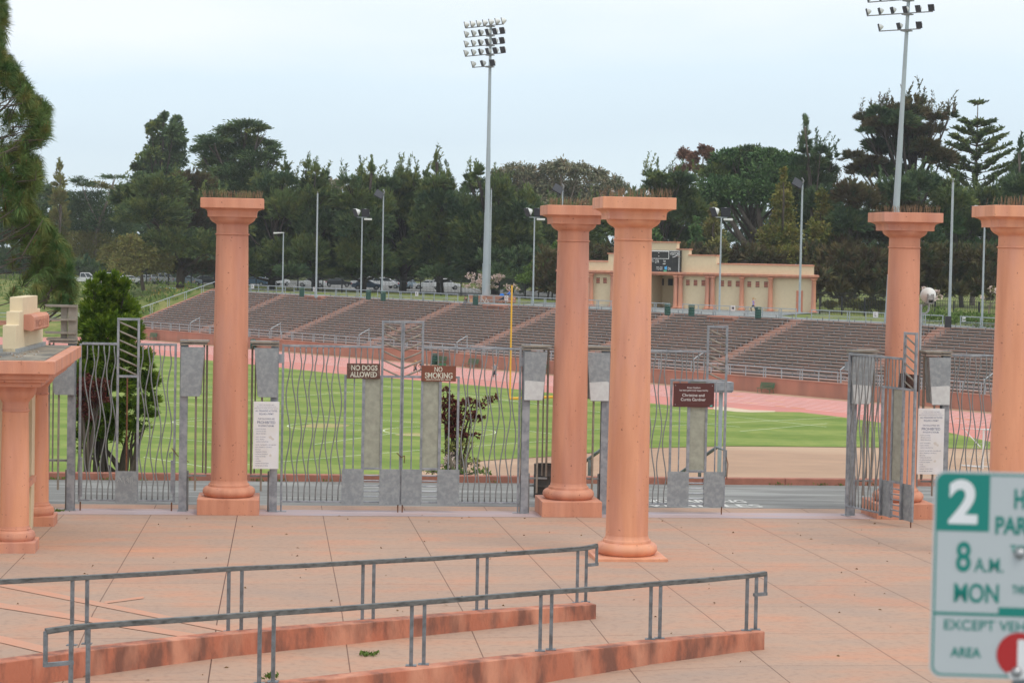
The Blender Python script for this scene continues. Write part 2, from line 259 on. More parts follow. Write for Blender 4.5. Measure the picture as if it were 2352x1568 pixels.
# ------------------------------------------------------------------ mesh builder
class MB:
    def __init__(s): s.v = []; s.f = []; s.mi = []; s.cur = 0
    def face(s, pts):
        i = len(s.v); s.v += [tuple(p) for p in pts]; s.f.append(tuple(range(i, i + len(pts)))); s.mi.append(s.cur)
    def box(s, c, d, rz=0, M4=None):
        x, y, z = d[0] / 2, d[1] / 2, d[2] / 2; i = len(s.v); cz, sn = math.cos(rz), math.sin(rz)
        for a in (-1, 1):
            for b in (-1, 1):
                for e in (-1, 1):
                    p = Vector((a * x, b * y, e * z))
                    if rz: p = Vector((p.x * cz - p.y * sn, p.x * sn + p.y * cz, p.z))
                    if M4: p = M4 @ p
                    s.v.append((p.x + c[0], p.y + c[1], p.z + c[2]))
        for q in ((0, 1, 3, 2), (4, 6, 7, 5), (0, 4, 5, 1), (2, 3, 7, 6), (0, 2, 6, 4), (1, 5, 7, 3)):
            s.f.append(tuple(i + k for k in q)); s.mi.append(s.cur)
        return s
    def bb(s, x0, x1, y0, y1, z0, z1): return s.box(((x0 + x1) / 2, (y0 + y1) / 2, (z0 + z1) / 2), (abs(x1 - x0), abs(y1 - y0), abs(z1 - z0)))
    def tube(s, pts, r, n=8, cap=True):
        pts = [Vector(p) for p in pts]; m = len(pts); rs = r if isinstance(r, (list, tuple)) else [r] * m
        base = len(s.v); prev = None
        for k, p in enumerate(pts):
            t = (pts[min(k + 1, m - 1)] - pts[max(k - 1, 0)])
            if t.length < 1e-9: t = Vector((0, 0, 1))
            t.normalize()
            a = Vector((0, 1, 0)) if abs(t.z) > 0.9 else Vector((0, 0, 1))
            if prev is not None: a = prev
            b = t.cross(a)
            if b.length < 1e-6: b = t.cross(Vector((1, 0, 0)))
            b.normalize(); a = b.cross(t).normalized(); prev = a
            for j in range(n):
                an = 2 * math.pi * (j + .5) / n
                q = p + (a * math.cos(an) + b * math.sin(an)) * rs[k]; s.v.append(tuple(q))
        for k in range(m - 1):
            for j in range(n):
                s.f.append((base + k * n + j, base + k * n + (j + 1) % n, base + (k + 1) * n + (j + 1) % n, base + (k + 1) * n + j)); s.mi.append(s.cur)
        if cap and n > 2:
            s.f.append(tuple(base + j for j in range(n))[::-1]); s.mi.append(s.cur)
            s.f.append(tuple(base + (m - 1) * n + j for j in range(n))); s.mi.append(s.cur)
        return s
    def lathe(s, prof, n=32, c=(0, 0)):
        base = len(s.v); m = len(prof)
        for r, z in prof:
            for j in range(n):
                an = 2 * math.pi * j / n; s.v.append((c[0] + r * math.cos(an), c[1] + r * math.sin(an), z))
        for k in range(m - 1):
            for j in range(n):
                s.f.append((base + k * n + j, base + k * n + (j + 1) % n, base + (k + 1) * n + (j + 1) % n, base + (k + 1) * n + j)); s.mi.append(s.cur)
        s.f.append(tuple(base + j for j in range(n))[::-1]); s.mi.append(s.cur)
        s.f.append(tuple(base + (m - 1) * n + j for j in range(n))); s.mi.append(s.cur)
        return s
    def prism(s, poly, y0, y1, ax='y'):       # polygon in (x,z) pushed from y0 to y1
        n = len(poly); i = len(s.v)
        for y in (y0, y1):
            for a, b in poly: s.v.append((a, y, b) if ax == 'y' else ((y, a, b) if ax == 'x' else (a, b, y)))
        s.f.append(tuple(range(i, i + n))); s.f.append(tuple(range(i + n, i + 2 * n))[::-1]); s.mi += [s.cur] * 2
        for k in range(n): s.f.append((i + k, i + (k + 1) % n, i + n + (k + 1) % n, i + n + k)); s.mi.append(s.cur)
        return s
    def obj(s, name, m, parent=None, smooth=False, bevel=0, fix=True):
        me = bpy.data.meshes.new(name); me.from_pydata(s.v, [], s.f)
        ms = m if isinstance(m, (list, tuple)) else [m]
        for q in ms: me.materials.append(M[q] if isinstance(q, str) else q)
        if len(ms) > 1: me.polygons.foreach_set('material_index', s.mi)
        if fix and len(s.f) < 30000:
            import bmesh
            b = bmesh.new(); b.from_mesh(me); bmesh.ops.recalc_face_normals(b, faces=b.faces); b.to_mesh(me); b.free()
        if smooth: me.polygons.foreach_set('use_smooth', [True] * len(me.polygons))
        me.update()
        o = bpy.data.objects.new(name, me); COL.objects.link(o)
        if parent: o.parent = parent
        if smooth == 2:
            md = o.modifiers.new('edges', 'EDGE_SPLIT'); md.split_angle = math.radians(35)
        if bevel:
            b = o.modifiers.new('bevel', 'BEVEL'); b.width = bevel; b.segments = 2; b.limit_method = 'ANGLE'; b.angle_limit = math.radians(40)
        return o
def tag(o, label, cat, group=None, kind=None):
    if label: o['label'] = label
    if cat: o['category'] = cat
    if group: o['group'] = group
    if kind: o['kind'] = kind
    return o
def thing(name, label, cat, loc=(0, 0, 0), rz=0, group=None):
    o = bpy.data.objects.new(name, None); COL.objects.link(o); o.location = loc; o.rotation_euler = (0, 0, rz)
    return tag(o, label, cat, group)
def struct(name, mb, m, label=None, **k):
    o = mb.obj(name, m, **k); o['kind'] = 'structure'
    if label: o['label'] = label
    return o
def copy_tree(o, parent=None):
    c = o.copy(); COL.objects.link(c)
    if parent: c.parent = parent
    for ch in list(o.children): copy_tree(ch, c)
    return c
def place(o, loc, rz=0, label=None, group=None):
    o.location = loc; o.rotation_euler = (0, 0, rz)
    if label: o['label'] = label
    if group: o['group'] = group
    return o
def text(parent, s, x, z, h, m, y=-0.004, width=None, align='CENTER', name='lettering', flat=False, bold=0.0, depth=0.001, rz=0, stencil=False):
    cu = bpy.data.curves.new('t', 'FONT'); cu.body = s; cu.size = 1; cu.align_x = align; cu.extrude = 0; cu.offset = bold
    to = bpy.data.objects.new('t', cu); COL.objects.link(to)
    dg = bpy.context.evaluated_depsgraph_get(); me = bpy.data.meshes.new_from_object(to.evaluated_get(dg))
    bpy.data.objects.remove(to)
    xs = [v.co.x for v in me.vertices]; w0 = max(xs) - min(xs); sz = h / 0.69
    sx = (width / w0) if width else sz
    c0 = (max(xs) + min(xs)) / 2 if align == 'CENTER' else min(xs)
    for v in me.vertices:
        a, b = (v.co.x - c0) * sx, v.co.y * sz
        if flat: v.co = (x + a, y + b, z)
        else: v.co = (x + a, y, z + b)
    me.materials.clear(); me.materials.append(M[m]); me.name = name
    o = bpy.data.objects.new(name, me); COL.objects.link(o); o.parent = parent
    return o
# ================================================================== TERRAIN
FZ = -6.1
SY = math.atan2(-0.7725, 0.635)                  # heading of the far stand
W0 = (2.8, 226.0)
ST, SN = Vector((math.cos(SY), math.sin(SY), 0)), Vector((-math.sin(SY), math.cos(SY), 0))
def W(a, o, z): return Vector((W0[0], W0[1], z)) + ST * a + SN * o
def sheet(pts, z=None):
    mb = MB(); mb.face([(p[0], p[1], p[2] if z is None else z) for p in pts]); return mb
GY = math.radians(6.1); GT, GN = Vector((math.cos(GY), math.sin(GY), 0)), Vector((-math.sin(GY), math.cos(GY), 0))
G0 = Vector((1.47, 53.9, 0))                     # foot of the middle column on the gate line
def G(u, v, z=0): return G0 + GT * u + GN * v + Vector((0, 0, z))
def pz(p):                                       # plaza rises gently towards the street
    v = (Vector((p[0], p[1], 0)) - G0).dot(GN); return max(0, -v) * 0.022
# plaza: a tilted sheet, fine enough for its slope
def plz(u, v):
    if v >= 0: return 0.0
    if v > -17: return -v * .022
    d = .374 - (-v - 17) * .028; r_ = .374 + (-v - 17) * .012
    q = min(1, max(0, (u + 4.5) / 4.5)); return max(d, .12) * (1 - q) + r_ * q
mb = MB(); vs = [1.5, 0, -6, -12, -15, -17, -19, -21, -24, -27, -31]
for i in range(len(vs) - 1):
    for j in range(-24, 24):
        mb.face([(lambda p: (p.x, p.y, plz(u, v)))(G(u, v)) for u, v in ((j * 2, vs[i]), (j * 2 + 2, vs[i]), (j * 2 + 2, vs[i + 1]), (j * 2, vs[i + 1]))])
struct('plaza', mb, 'plaza', fix=False)
mb = MB(); mb.face([G(-60, -.75, .021), G(60, -.75, .021), G(60, .55, .005), G(-60, .55, .005)])
struct('threshold_strip', mb, 'threshold', fix=False)
def onplz(px, py):
    z = .3
    for _ in range(12):
        p = at(px, py, z); d = Vector((p.x, p.y, 0)) - G0; z = plz(d.dot(GT), d.dot(GN))
    return p
mb = MB()
for (x0, y0, x1, y1, hw) in ((-40, 1334, 520, 1446, 5), (-40, 1384, 450, 1462, 6), (-40, 1458, 110, 1494, 8), (240, 1384, 330, 1372, 2.5)):
    n = 24; pr = None
    for k in range(n + 1):
        q = k / n; x, y = x0 + (x1 - x0) * q, y0 + (y1 - y0) * q; a, c = onplz(x, y - hw), onplz(x, y + hw); a.z += .010; c.z += .010
        if pr: mb.face([pr[0], a, c, pr[1]])
        pr = (a, c)
struct('paving_bands', mb, 'band', fix=False)
# street side bank and pavement that the parking sign stands on
mb = MB()
pr = [(-31, .682), (-32, .75), (-40, 3.4), (-70, 3.4)]
for i in range(3): mb.face([G(-60, pr[i][0], pr[i][1]), G(60, pr[i][0], pr[i][1]), G(60, pr[i + 1][0], pr[i + 1][1]), G(-60, pr[i + 1][0], pr[i + 1][1])])
struct('pavement', mb, 'path', fix=False)
# road behind the gates
mb = MB(); mb.face([G(-120, 1.5, -.004), G(120, 1.5, -.004), G(120, 7.2, -.004), G(-120, 7.2, -.004)])
struct('road', mb, 'asphalt', fix=False)
# bank falling from the kerb to the sunken field
mb = MB(); pr = [(7.4, .1), (9, 0.0), (11, -.7), (34, -6.12)]
for i in range(3):
    for j in range(-10, 10): mb.face([G(j * 15, pr[i][0], pr[i][1]), G(j * 15 + 15, pr[i][0], pr[i][1]), G(j * 15 + 15, pr[i + 1][0], pr[i + 1][1]), G(j * 15, pr[i + 1][0], pr[i + 1][1])])
struct('near_bank', mb, 'rough', fix=False)
kb = MB(); 
for j in range(-30, 30):
    a, b = j * 2.4, j * 2.4 + 2.392
    q = [G(a, 7.2), G(b, 7.2), G(b, 7.5), G(a, 7.5)]
    i = len(kb.v); kb.v += [(p.x, p.y, -.05) for p in q] + [(p.x, p.y, .185) for p in q]
    for f in ((0, 1, 2, 3), (4, 5, 6, 7), (0, 1, 5, 4), (1, 2, 6, 5), (2, 3, 7, 6), (3, 0, 4, 7)): kb.f.append(tuple(i + k for k in f)); kb.mi.append(0)
struct('kerb', kb, 'kerb', bevel=.02)
rt = bpy.data.objects.new('road_lettering', None); COL.objects.link(rt); rt.location = G(0, 0, .003); rt.rotation_euler = (0, 0, GY); rt['kind'] = 'structure'
pa, _ = plane(1483, 1151, G(0, 2.6), GY); pb, _ = plane(1720, 1151, G(0, 2.6), GY)
text(rt, 'NO PARKING', (pa + pb) / 2, 2.72, .62, 'roadpaint', y=2.72, width=pb - pa, flat=True, bold=.03, name='painted_words')
rt.children[0].data.transform(Matrix.Translation((0, 0, -2.72 + .002)))
pc, _ = plane(1483, 1162, G(0, 1.9), GY); pd, _ = plane(1752, 1162, G(0, 1.9), GY)
text(rt, 'VEHICLES', (pc + pd) / 2, 1.72, .62, 'roadpaint', y=1.72, width=pd - pc, flat=True, bold=.03, name='painted_words')
rt.children[1].data.transform(Matrix.Translation((0, 0, -1.72 + .002)))
# sunken field floor
struct('field_ground', sheet([(-260, 84, FZ), (260, 84, FZ), (260, 400, FZ), (-260, 400, FZ)]), 'dirt', fix=False)
far_edge = [(-60, 793), (50, 791), (150, 793), (250, 801), (366, 816), (560, 835), (751, 855.7), (1052, 881), (1177, 892.7), (1488, 925), (1600, 937), (1700, 944), (1837, 946), (1930, 957), (2176, 992), (2293, 1018), (2400, 1050)]
near_edge = [(2400, 1046), (2293, 1031), (2172, 1028), (1837, 1025), (1677, 1023.7), (1484, 1028), (1342, 1040.6), (1263, 1047.7), (1180, 1052), (1111, 1057), (1000, 1072), (900, 1100), (820, 1140), (-400, 1160)]
pts = [at(x, y, FZ + .03) for x, y in far_edge + near_edge[1:]]
struct('turf', sheet(pts), 'lawn', fix=False)
# track: outer edge follows the wall, inner edge the turf
outer = [W(a, -1.9, FZ + .015) for a in range(110, -95, -5)] + [at(110, 775.5, FZ + .015), at(-60, 775, FZ + .015), at(-300, 776, FZ + .015)]
inner = [at(x, y, FZ + .015) for x, y in [(-300, 800)] + far_edge] + [at(2700, 1150, FZ + .015), Vector((110, 140, FZ + .015))]
# inner side is pushed 1 m under the turf so that no gap shows
struct('running_track', sheet([(p.x, p.y, p.z) for p in outer + inner]), 'track', fix=False)
struct('sand_strip', sheet([at(x, y, FZ + .036) for x, y in [(1636, 934), (1660, 933.5), (1722, 941), (1780, 943), (1780, 945.5), (1722, 946.5), (1690, 945), (1640, 940)]]), 'sand', fix=False)
mb = MB()
for k in range(9):
    o = -2.6 - k * 1.22; mb.face([W(-80, o - .09, FZ + .019), W(-80, o + .09, FZ + .019), W(105, o + .09, FZ + .019), W(105, o - .09, FZ + .019)])
for k in range(8):
    p0, p1 = at(-60, 777.3 + k * 1.35, FZ + .019), at(180, 777.8 + k * 1.6, FZ + .019)
    mb.face([p0, p0 + Vector((0, .12, 0)), p1 + Vector((0, .12, 0)), p1])
struct('lane_markings', mb, 'lane', fix=False)
mb = MB()
for px, py, wd in [(1690, 909, 1.7), (1722, 925, 1.7), (1775, 921, 2.2), (1830, 937, 1.7), (1668, 901, 2.4), (1790, 933, 1.2), (2210, 962, 1.7), (2290, 975, 1.7), (2330, 967, 1.2)]:
    p = at(px, py, FZ + .023); mb.face([p + ST * -wd / 2, p + ST * wd / 2, p + ST * wd / 2 + SN * .22, p + ST * -wd / 2 + SN * .22])
struct('arrow_markings', mb, 'yellow_mark', fix=False)
# white lines on the turf
mb = MB()
def wline(a, b, wd=.11):
    a, b = at(*a, FZ + .036), at(*b, FZ + .036); d = (b - a).normalized(); n = Vector((-d.y, d.x, 0)) * wd / 2
    mb.face([a + n, b + n, b - n, a - n])
for a, b in [((330, 1049), (500, 1076)), ((560, 1067), (975, 1032)), ((975, 1032), (1300, 1009)), ((345, 877), (640, 897)), ((345, 846), (640, 868)), ((590, 846), (1000, 862)),
             ((870, 885), (1180, 910)), ((1030, 905), (1270, 931)), ((650, 868), (1000, 897)), ((1000, 897), (1500, 962)), ((1300, 989), (1640, 972)), ((1500, 962), (1700, 980)),
             ((1640, 972), (1930, 958)), ((560, 920), (880, 893)), ((345, 921), (560, 938)), ((345, 975), (640, 948)), ((640, 948), (1180, 985)), ((1180, 985), (1300, 1000)), ((1500, 935), (1900, 980)), ((720, 1020), (900, 995)),
             ((330, 1000), (560, 1022)), ((1700, 990), (1900, 972)), ((990, 944), (1150, 932)), ((345, 897), (560, 885))]: wline(a, b)
def wcirc(cx, cy, R, a0=0, a1=360):
    c = at(cx, cy, FZ + .036); n = 48; pr = None
    for k in range(n + 1):
        an = math.radians(a0 + (a1 - a0) * k / n); p0 = c + Vector((math.cos(an), math.sin(an), 0)) * (R - .055); p1 = c + Vector((math.cos(an), math.sin(an), 0)) * (R + .055)
        if pr: mb.face([pr[0], p0, p1, pr[1]])
        pr = (p0, p1)
wcirc(767, 979, 3.25); wcirc(1010, 990, 3.9); wcirc(560, 970, 5.0, 100, 260); wcirc(350, 905, 5.5, -60, 90)
struct('field_markings', mb, 'line', fix=False)
# bare worn patches in the turf
mb = MB()
for cx, cy, R, q in [(745, 977, 1.9, .55), (950, 998, 1.2, .6)]:
    c = at(cx, cy, FZ + .033); mb.face([c + Vector((math.cos(k * .524) * R * U(.7, 1.1), math.sin(k * .524) * R * q * 2 * U(.7, 1.1), 0)) for k in range(12)])
struct('worn_patches', mb, mat('worn_turf', (0.30, .29, .085), .95, (.40, .32, .13), 1.2), fix=False)
# far bowl slope beside the stand
inn = [W(115, .2, FZ), W(60, .2, FZ), W(-92, .2, FZ), at(150, 774, FZ), at(-60, 773, FZ), at(-400, 776, FZ)]
rim = [W(115, 15.2, .15), W(60, 15.2, .15), W(-92, 15.2, .15), W(-106, 19, .2), W(-125, 22, .2), W(-220, 40, .2)]
mb = MB(); K = 8
hz = lambda: U(-.12, .12)
g = [[inn[i].lerp(rim[i], k / K) + Vector((0, 0, 0 if i < 3 else (math.sin(k * 1.9 + i) * .12))) - Vector((0, 0, .5 if i < 2 else (.3 if i == 2 and 0 < k < K else 0))) for k in range(K + 1)] for i in range(6)]
for i in range(5):
    for k in range(K): mb.face([g[i][k], g[i + 1][k], g[i + 1][k + 1], g[i][k + 1]])
struct('bowl_slope', mb, 'rough', fix=False)
mb = MB(); far = [Vector((400, 60, .1)), Vector((500, 250, .1)), Vector((300, 1500, .1)), Vector((0, 2500, .1)), Vector((-300, 2500, .1)), Vector((-2500, 800, .1))]
mids = [r + SN * 8 for r in rim]
for i in range(5):
    mb.face([rim[i] - Vector((0, 0, .02)), rim[i + 1] - Vector((0, 0, .02)), mids[i + 1], mids[i]]); mb.face([mids[i], mids[i + 1], far[i + 1], far[i]])
for s in (-1, 1): mb.face([(s * 160, -40, -.5), (s * 160, 70, -.5), (s * 2500, 300, -.5), (s * 2500, -40, -.5)])
struct('upland', mb, 'rough', fix=False)
def apx(px, o=15.5, py=700): return plane(px, py, W(0, o, 0), SY)[0]
mb = MB(); mb.face([W(-93, 15.5, .2), W(115, 15.5, .2), W(115, 21, .205), W(-93, 20, .205)]); mb.face([at(x, y, .225) for x, y in [(1180, 700), (1300, 692), (1560, 704), (1880, 712), (1885, 718), (1790, 724), (1840, 733)]] + [W(apx(1840), 15.7, .225), W(apx(1180), 15.7, .225)])
struct('concourse', mb, 'path', fix=False)
mb = MB(); mb.face([W(-150, 42, .24), W(-42, 42, .24), W(-42, 75, .24), W(-190, 85, .24)])
struct('parking_lot', mb, 'asphalt', fix=False)

# ================================================================== GRANDSTAND
gs = thing('grandstand', 'long terracotta concrete grandstand of stepped bench rows beyond the running track', 'grandstand', (W0[0], W0[1], 0), SY)
A0, A1 = -89.0, 66.0
NR = 19; O0, O1 = 1.5, 15.3; ZB, ZT = -4.78, 0.2
run, rise = (O1 - O0) / NR, (ZT - ZB) / NR
mb = MB(); mb.bb(A0, A1, 0, .35, FZ - .1, ZB)
mb.obj('front_wall', 'wallc', gs)
mb = MB(); mb.bb(A0 - .1, A1, -.06, .42, ZB, ZB + .1); mb.obj('wall_coping', 'concrete', gs)
def apx(px, o=15.5, py=700): return plane(px, py, W(0, o, 0), SY)[0]
aisles = [apx(x) for x in (666, 857, 1065)] 
aisles.append((aisles[2] + apx(1554)) / 2); aisles += [apx(x) for x in (1554, 1848, 2188)]
aisles.append(aisles[-1] + 16)
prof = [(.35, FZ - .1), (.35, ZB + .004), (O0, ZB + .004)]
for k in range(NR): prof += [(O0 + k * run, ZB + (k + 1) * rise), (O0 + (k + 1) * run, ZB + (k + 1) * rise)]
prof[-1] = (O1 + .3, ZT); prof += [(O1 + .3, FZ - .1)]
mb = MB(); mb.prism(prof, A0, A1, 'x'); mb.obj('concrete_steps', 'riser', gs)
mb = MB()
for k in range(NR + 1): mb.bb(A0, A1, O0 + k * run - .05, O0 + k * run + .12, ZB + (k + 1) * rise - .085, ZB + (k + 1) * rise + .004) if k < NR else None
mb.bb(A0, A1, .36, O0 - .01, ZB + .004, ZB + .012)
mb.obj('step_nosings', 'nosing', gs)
# sloping edge wall with its handrail at the far left end
ew = MB(); ew.prism([(0, FZ), (0, ZB + .25), (O0, ZB + .3), (O1, ZT + .25), (O1 + .3, ZT + .25), (O1 + .3, FZ)], A0 - .35, A0 - .003, 'x'); ew.obj('edge_wall', 'wallc', gs)
AW = .78
for a in aisles:
    mb = MB()
    for k in range(NR): mb.bb(a - AW, a + AW, O0 + k * run - run * .5, O0 + k * run - .004, ZB + k * rise - .05, ZB + (k + .5) * rise)
    mb.obj('aisle_steps', 'concrete', gs)
# bench rows between the aisles
edges = [A0 + .4] + aisles + [A1]
spans = []
for i in range(len(edges) - 1):
    l = edges[i] + (AW + .12 if i else .9); r = edges[i + 1] - (AW + .12 if i < len(edges) - 2 else 0)
    spans.append((l, r))
blocks = [apx(746), apx(1161), apx(1684)]
rows = []
for (l, r) in spans:
    for k in range(NR):
        segs = [(l, r)]
        if k >= NR - 2:
            for b in blocks:
                if l < b < r: segs = [(l, b - 2.2), (b + 2.2, r)]
        for s in segs: rows.append((s, k))
def bench(mb, l, r, k):
    o = O0 + k * run + .10; z = ZB + (k + 1) * rise
    if k == NR - 1: z = ZT
    yy = o + .10
    mb.cur = 0; mb.bb(l, r, yy, yy + .27, z + .355, z + .382)
    n = max(1, round((r - l) / 2.1))
    for i in range(n + 1):
        x = l + .08 + (r - l - .16) * i / n; mb.cur = 2; mb.bb(x - .028, x + .028, yy + .03, yy + .09, z, z + .353)
rows.sort(key=lambda q: (W((q[0][0] + q[0][1]) / 2, 0, 0)).y / max(.1, (q[0][1] - q[0][0])))
for (s, k) in rows[:95]:
    mb = MB(); bench(mb, s[0], s[1], k); mb.obj('bench_row', ['plank_top', 'plank', 'galv'], gs, fix=False)
mb = MB()
for (s, k) in rows[95:]: bench(mb, s[0], s[1], k)
o = mb.obj('bench_row', ['plank_top', 'plank', 'galv'], gs, fix=False); o['kind'] = 'stuff'
for b in blocks:
    mb = MB(); mb.bb(b - 1.9, b + 1.9, O1 - 2.4 * run, O1 + .1, ZT - 3 * rise, ZT + .02); mb.obj('solid_end_block', 'wallc', gs, bevel=.02)
# guard rails
def rail_mb(L, h=1.07, step=2.3, mid=1, dbl=True, z0=0):
    mb = MB(); mb.bb(0, L, -.045, .045, h - .085, h)
    if mid: mb.bb(0, L, -.02, .02, h * .48 - .028, h * .48 + .028)
    if mid == 2: mb.bb(0, L, -.02, .02, h * .30 - .02, h * .30 + .02)
    n = max(1, round(L / step))
    xs = []
    for i in range(n + 1):
        x = .05 + (L - .1) * i / n; xs.append(x)
        if dbl and 0 < i < n and i % 2 == 0: xs.append(x + .28)
    return mb, xs, h
def guardrail(p, L, yaw, label, group, m='palerail', mid=1, letter=None, h=1.07):
    t = thing('guard_rail', label, 'railing', p, yaw, group)
    mb, xs, h = rail_mb(L, h, mid=mid); mb.obj('rail_bars', m, t)
    pm = MB()
    for x in xs: pm.bb(x - .035, x + .035, -.035, .035, 0, h - .087)
    pm.obj('rail_posts', m, t)
    return t
tg = 'guard rails along the top of the grandstand'
top_edges = [A0 - .2] + aisles; names = ['leftmost', 'second', 'third', 'fourth', 'fifth', 'sixth', 'seventh', 'eighth', 'ninth']
gap = 1.0
spots_top = []
for i in range(len(edges) - 1):
    l = edges[i] + (gap if i else 0); r = edges[i + 1] - gap
    if i == 0: l = A0 + .5
    t = guardrail(W(l, O1 + .12, ZT), r - l, SY, 'pale steel guard rail on the grandstand rim, %s from the left' % names[i], tg)
    spots_top.append((l, r, t))
def letterplate(px, ch, which):
    a = apx(px, O1 + .05); t = thing('section_letter_sign', 'small white section sign reading %s on the grandstand rim rail' % ch, 'sign', W(a, O1 + .04, ZT + .62), SY, 'section letter signs')
    mb = MB(); mb.box((0, 0, .22), (.62, .03, .56)); mb.obj('plate', 'white', t); text(t, ch, 0, .07, .32, 'black', y=-.02, bold=.01, name='letter')
for px, ch in ((1010, 'P'), (715, 'R'), (1301, 'Q') ): pass
letterplate(580, 'R', 0); letterplate(722, 'Q', 0); letterplate(957, 'P', 0); letterplate(1163, 'O', 0); letterplate(1684, 'M', 0); letterplate(2012, 'L', 0)
for i in range(len(edges) - 1):
    l = edges[i] + .15; r = edges[i + 1] - .15
    if i == 0: l = A0
    guardrail(W(l, .12, ZB + .1), r - l, SY, 'pale steel guard rail on the wall above the track, %s from the left' % names[i], 'guard rails along the foot of the grandstand', mid=2, h=1.0)
    if 0 < i:
        # slanting end frame beside each aisle
        p = W(edges[i], .12, ZB + .1); t = thing('aisle_end_frame', 'pale slanted steel frame at the foot of the %s stair aisle' % names[i - 1], 'railing', p, SY, 'slanted frames at the foot of the aisles')
        mb = MB(); mb.tube([(0, .1, 0), (0, .1, 1.2), (0, 1.5, 1.85), (0, 1.5, .5)], .05, 6); mb.obj('frame', 'palerail', t)
# handrail of the left edge wall
t = thing('stair_handrail', 'pale handrail climbing the left edge of the grandstand', 'railing', W(A0 - .2, 0, 0), SY)
mb = MB(); n = 7; L0, L1 = (.3, ZB + .25), (O1 + 1.2, ZT + .25)
mb.tube([(0, L0[0], L0[1] + 1.25), (0, L1[0], L1[1] + 1.25)], .055, 6); mb.obj('rail_bar', 'palerail', t)
for i in range(n):
    q = i / (n - 1)
    for e in (0, .3):
        y = L0[0] + (L1[0] - L0[0]) * q - e; z = L0[1] + (L1[1] - L0[1]) * q; mb = MB(); mb.tube([(0, y, z - .3), (0, y, z + 1.23)], .035, 6); mb.obj('rail_post', 'palerail', t)
# low wall, rail and turf bank far left of the track
p0, p1 = at(-80, 773, FZ), at(150, 773, FZ); yw = math.atan2(p1.y - p0.y, p1.x - p0.x); Lw = (p1 - p0).length
t = thing('boundary_wall', 'low terracotta wall beyond the left bend of the track', 'wall', p0 + Vector((0, 9, 1.0)), yw)
mb = MB(); mb.bb(0, Lw, 0, .3, -1.5, .75); mb.obj('wall_face', 'wallc', t); mb = MB(); mb.bb(0, Lw, -.05, .35, .75, .85); mb.obj('coping', 'concrete', t)
guardrail(p0 + Vector((0, 9.2, 1.85)), Lw, yw, 'pale rail on the low wall at the left bend', None)
# ================================================================== COLUMNS
def column_prof():
    return [(.36, 7.40), ]
def big_column(loc, label, m='terra', low=0.0, group='tall terracotta columns of the entrance'):
    t = thing('column', label, 'column', loc, GY, group)
    mb = MB(); mb.bb(-.745, .745, -.745, .745, -.4 + 0, .40 - low); mb.obj('plinth', m, t, bevel=.018)
    z0 = .40 - low
    pr = [(.56, z0 + .001), (.60, z0 + .03), (.635, z0 + .085), (.64, z0 + .13), (.625, z0 + .185), (.585, z0 + .225), (.545, z0 + .245), (.50, z0 + .25), (.50, z0 + .29), (.487, z0 + .31), (.47, z0 + .315), (.455, z0 + .34), (.442, z0 + .40)]
    mb = MB(); mb.lathe(pr, 48); mb.obj('base_moulding', m, t, smooth=2)
    sh = [(.440, z0 + .402)]
    for k in range(1, 13):
        q = k / 12; sh.append((.440 - .052 * q ** 1.5, z0 + .402 + (6.76 - z0 - .402) * q))
    mb = MB(); mb.lathe(sh, 48); mb.obj('shaft', m, t, smooth=2)
    cp = [(.388, 6.762), (.408, 6.766), (.414, 6.780), (.408, 6.796), (.386, 6.80), (.384, 7.015), (.402, 7.02), (.406, 7.035), (.43, 7.045), (.49, 7.08), (.535, 7.125), (.556, 7.17), (.558, 7.195), (.53, 7.20)]
    mb = MB(); mb.lathe(cp, 48)
    for a, b, x in ((7.195, 7.285, .585), (7.285, 7.315, .592)): mb.bb(-x, x, -x, x, a, b)
    q = [(.592, 7.315), (.60, 7.345), (.635, 7.375), (.69, 7.395), (.70, 7.405)]
    for i in range(len(q) - 1):
        i0 = len(mb.v)
        for r, z in (q[i], q[i + 1]): mb.v += [(-r, -r, z), (r, -r, z), (r, r, z), (-r, r, z)]
        for k in range(4): mb.f.append((i0 + k, i0 + (k + 1) % 4, i0 + 4 + (k + 1) % 4, i0 + 4 + k)); mb.mi.append(0)
    mb.obj('capital', m, t, smooth=2)
    mb = MB(); mb.bb(-.755, .755, -.755, .755, 7.405, 7.645); mb.obj('abacus', m, t, bevel=.012)
    mb = MB()
    for k in range(110):
        x, y = U(-.70, .70), (-.68 + rnd() * .12 if k % 3 else U(-.6, .68)); h = U(.13, .22); 
        mb.tube([(x, y, 7.64), (x + U(-.05, .05), y + U(-.09, .03), 7.64 + h)], .0032, 3, cap=False)
    mb.obj('bird_spikes', 'spike', t, fix=False)
    return t
M['spike'] = mat('dry_bird_spikes', (.28, .19, .11), .8)
def onG(px, v=0.0): return plane(px, 1000, G(0, v), GY)[0]
big_column(G(onG(527.5), 0, 0), 'terracotta column nearest the left, on a square plinth beside the white notice')
big_column(G(0, 0, 0), 'terracotta column on a plinth just behind the front column, black drum behind it')
big_column(G(onG(2066), 0, 0), 'terracotta column behind the swung open gate')
fc = Vector((2.46, 45.0, 0))
big_column(fc, 'smooth bright terracotta column in front of the gates, standing on a thin slab', 'terra_fresh', low=.12)
fc2 = fc + GT * 8.17
big_column(fc2, 'terracotta column cut by the right edge of the view, behind the parking sign', 'terra_fresh', low=.12)

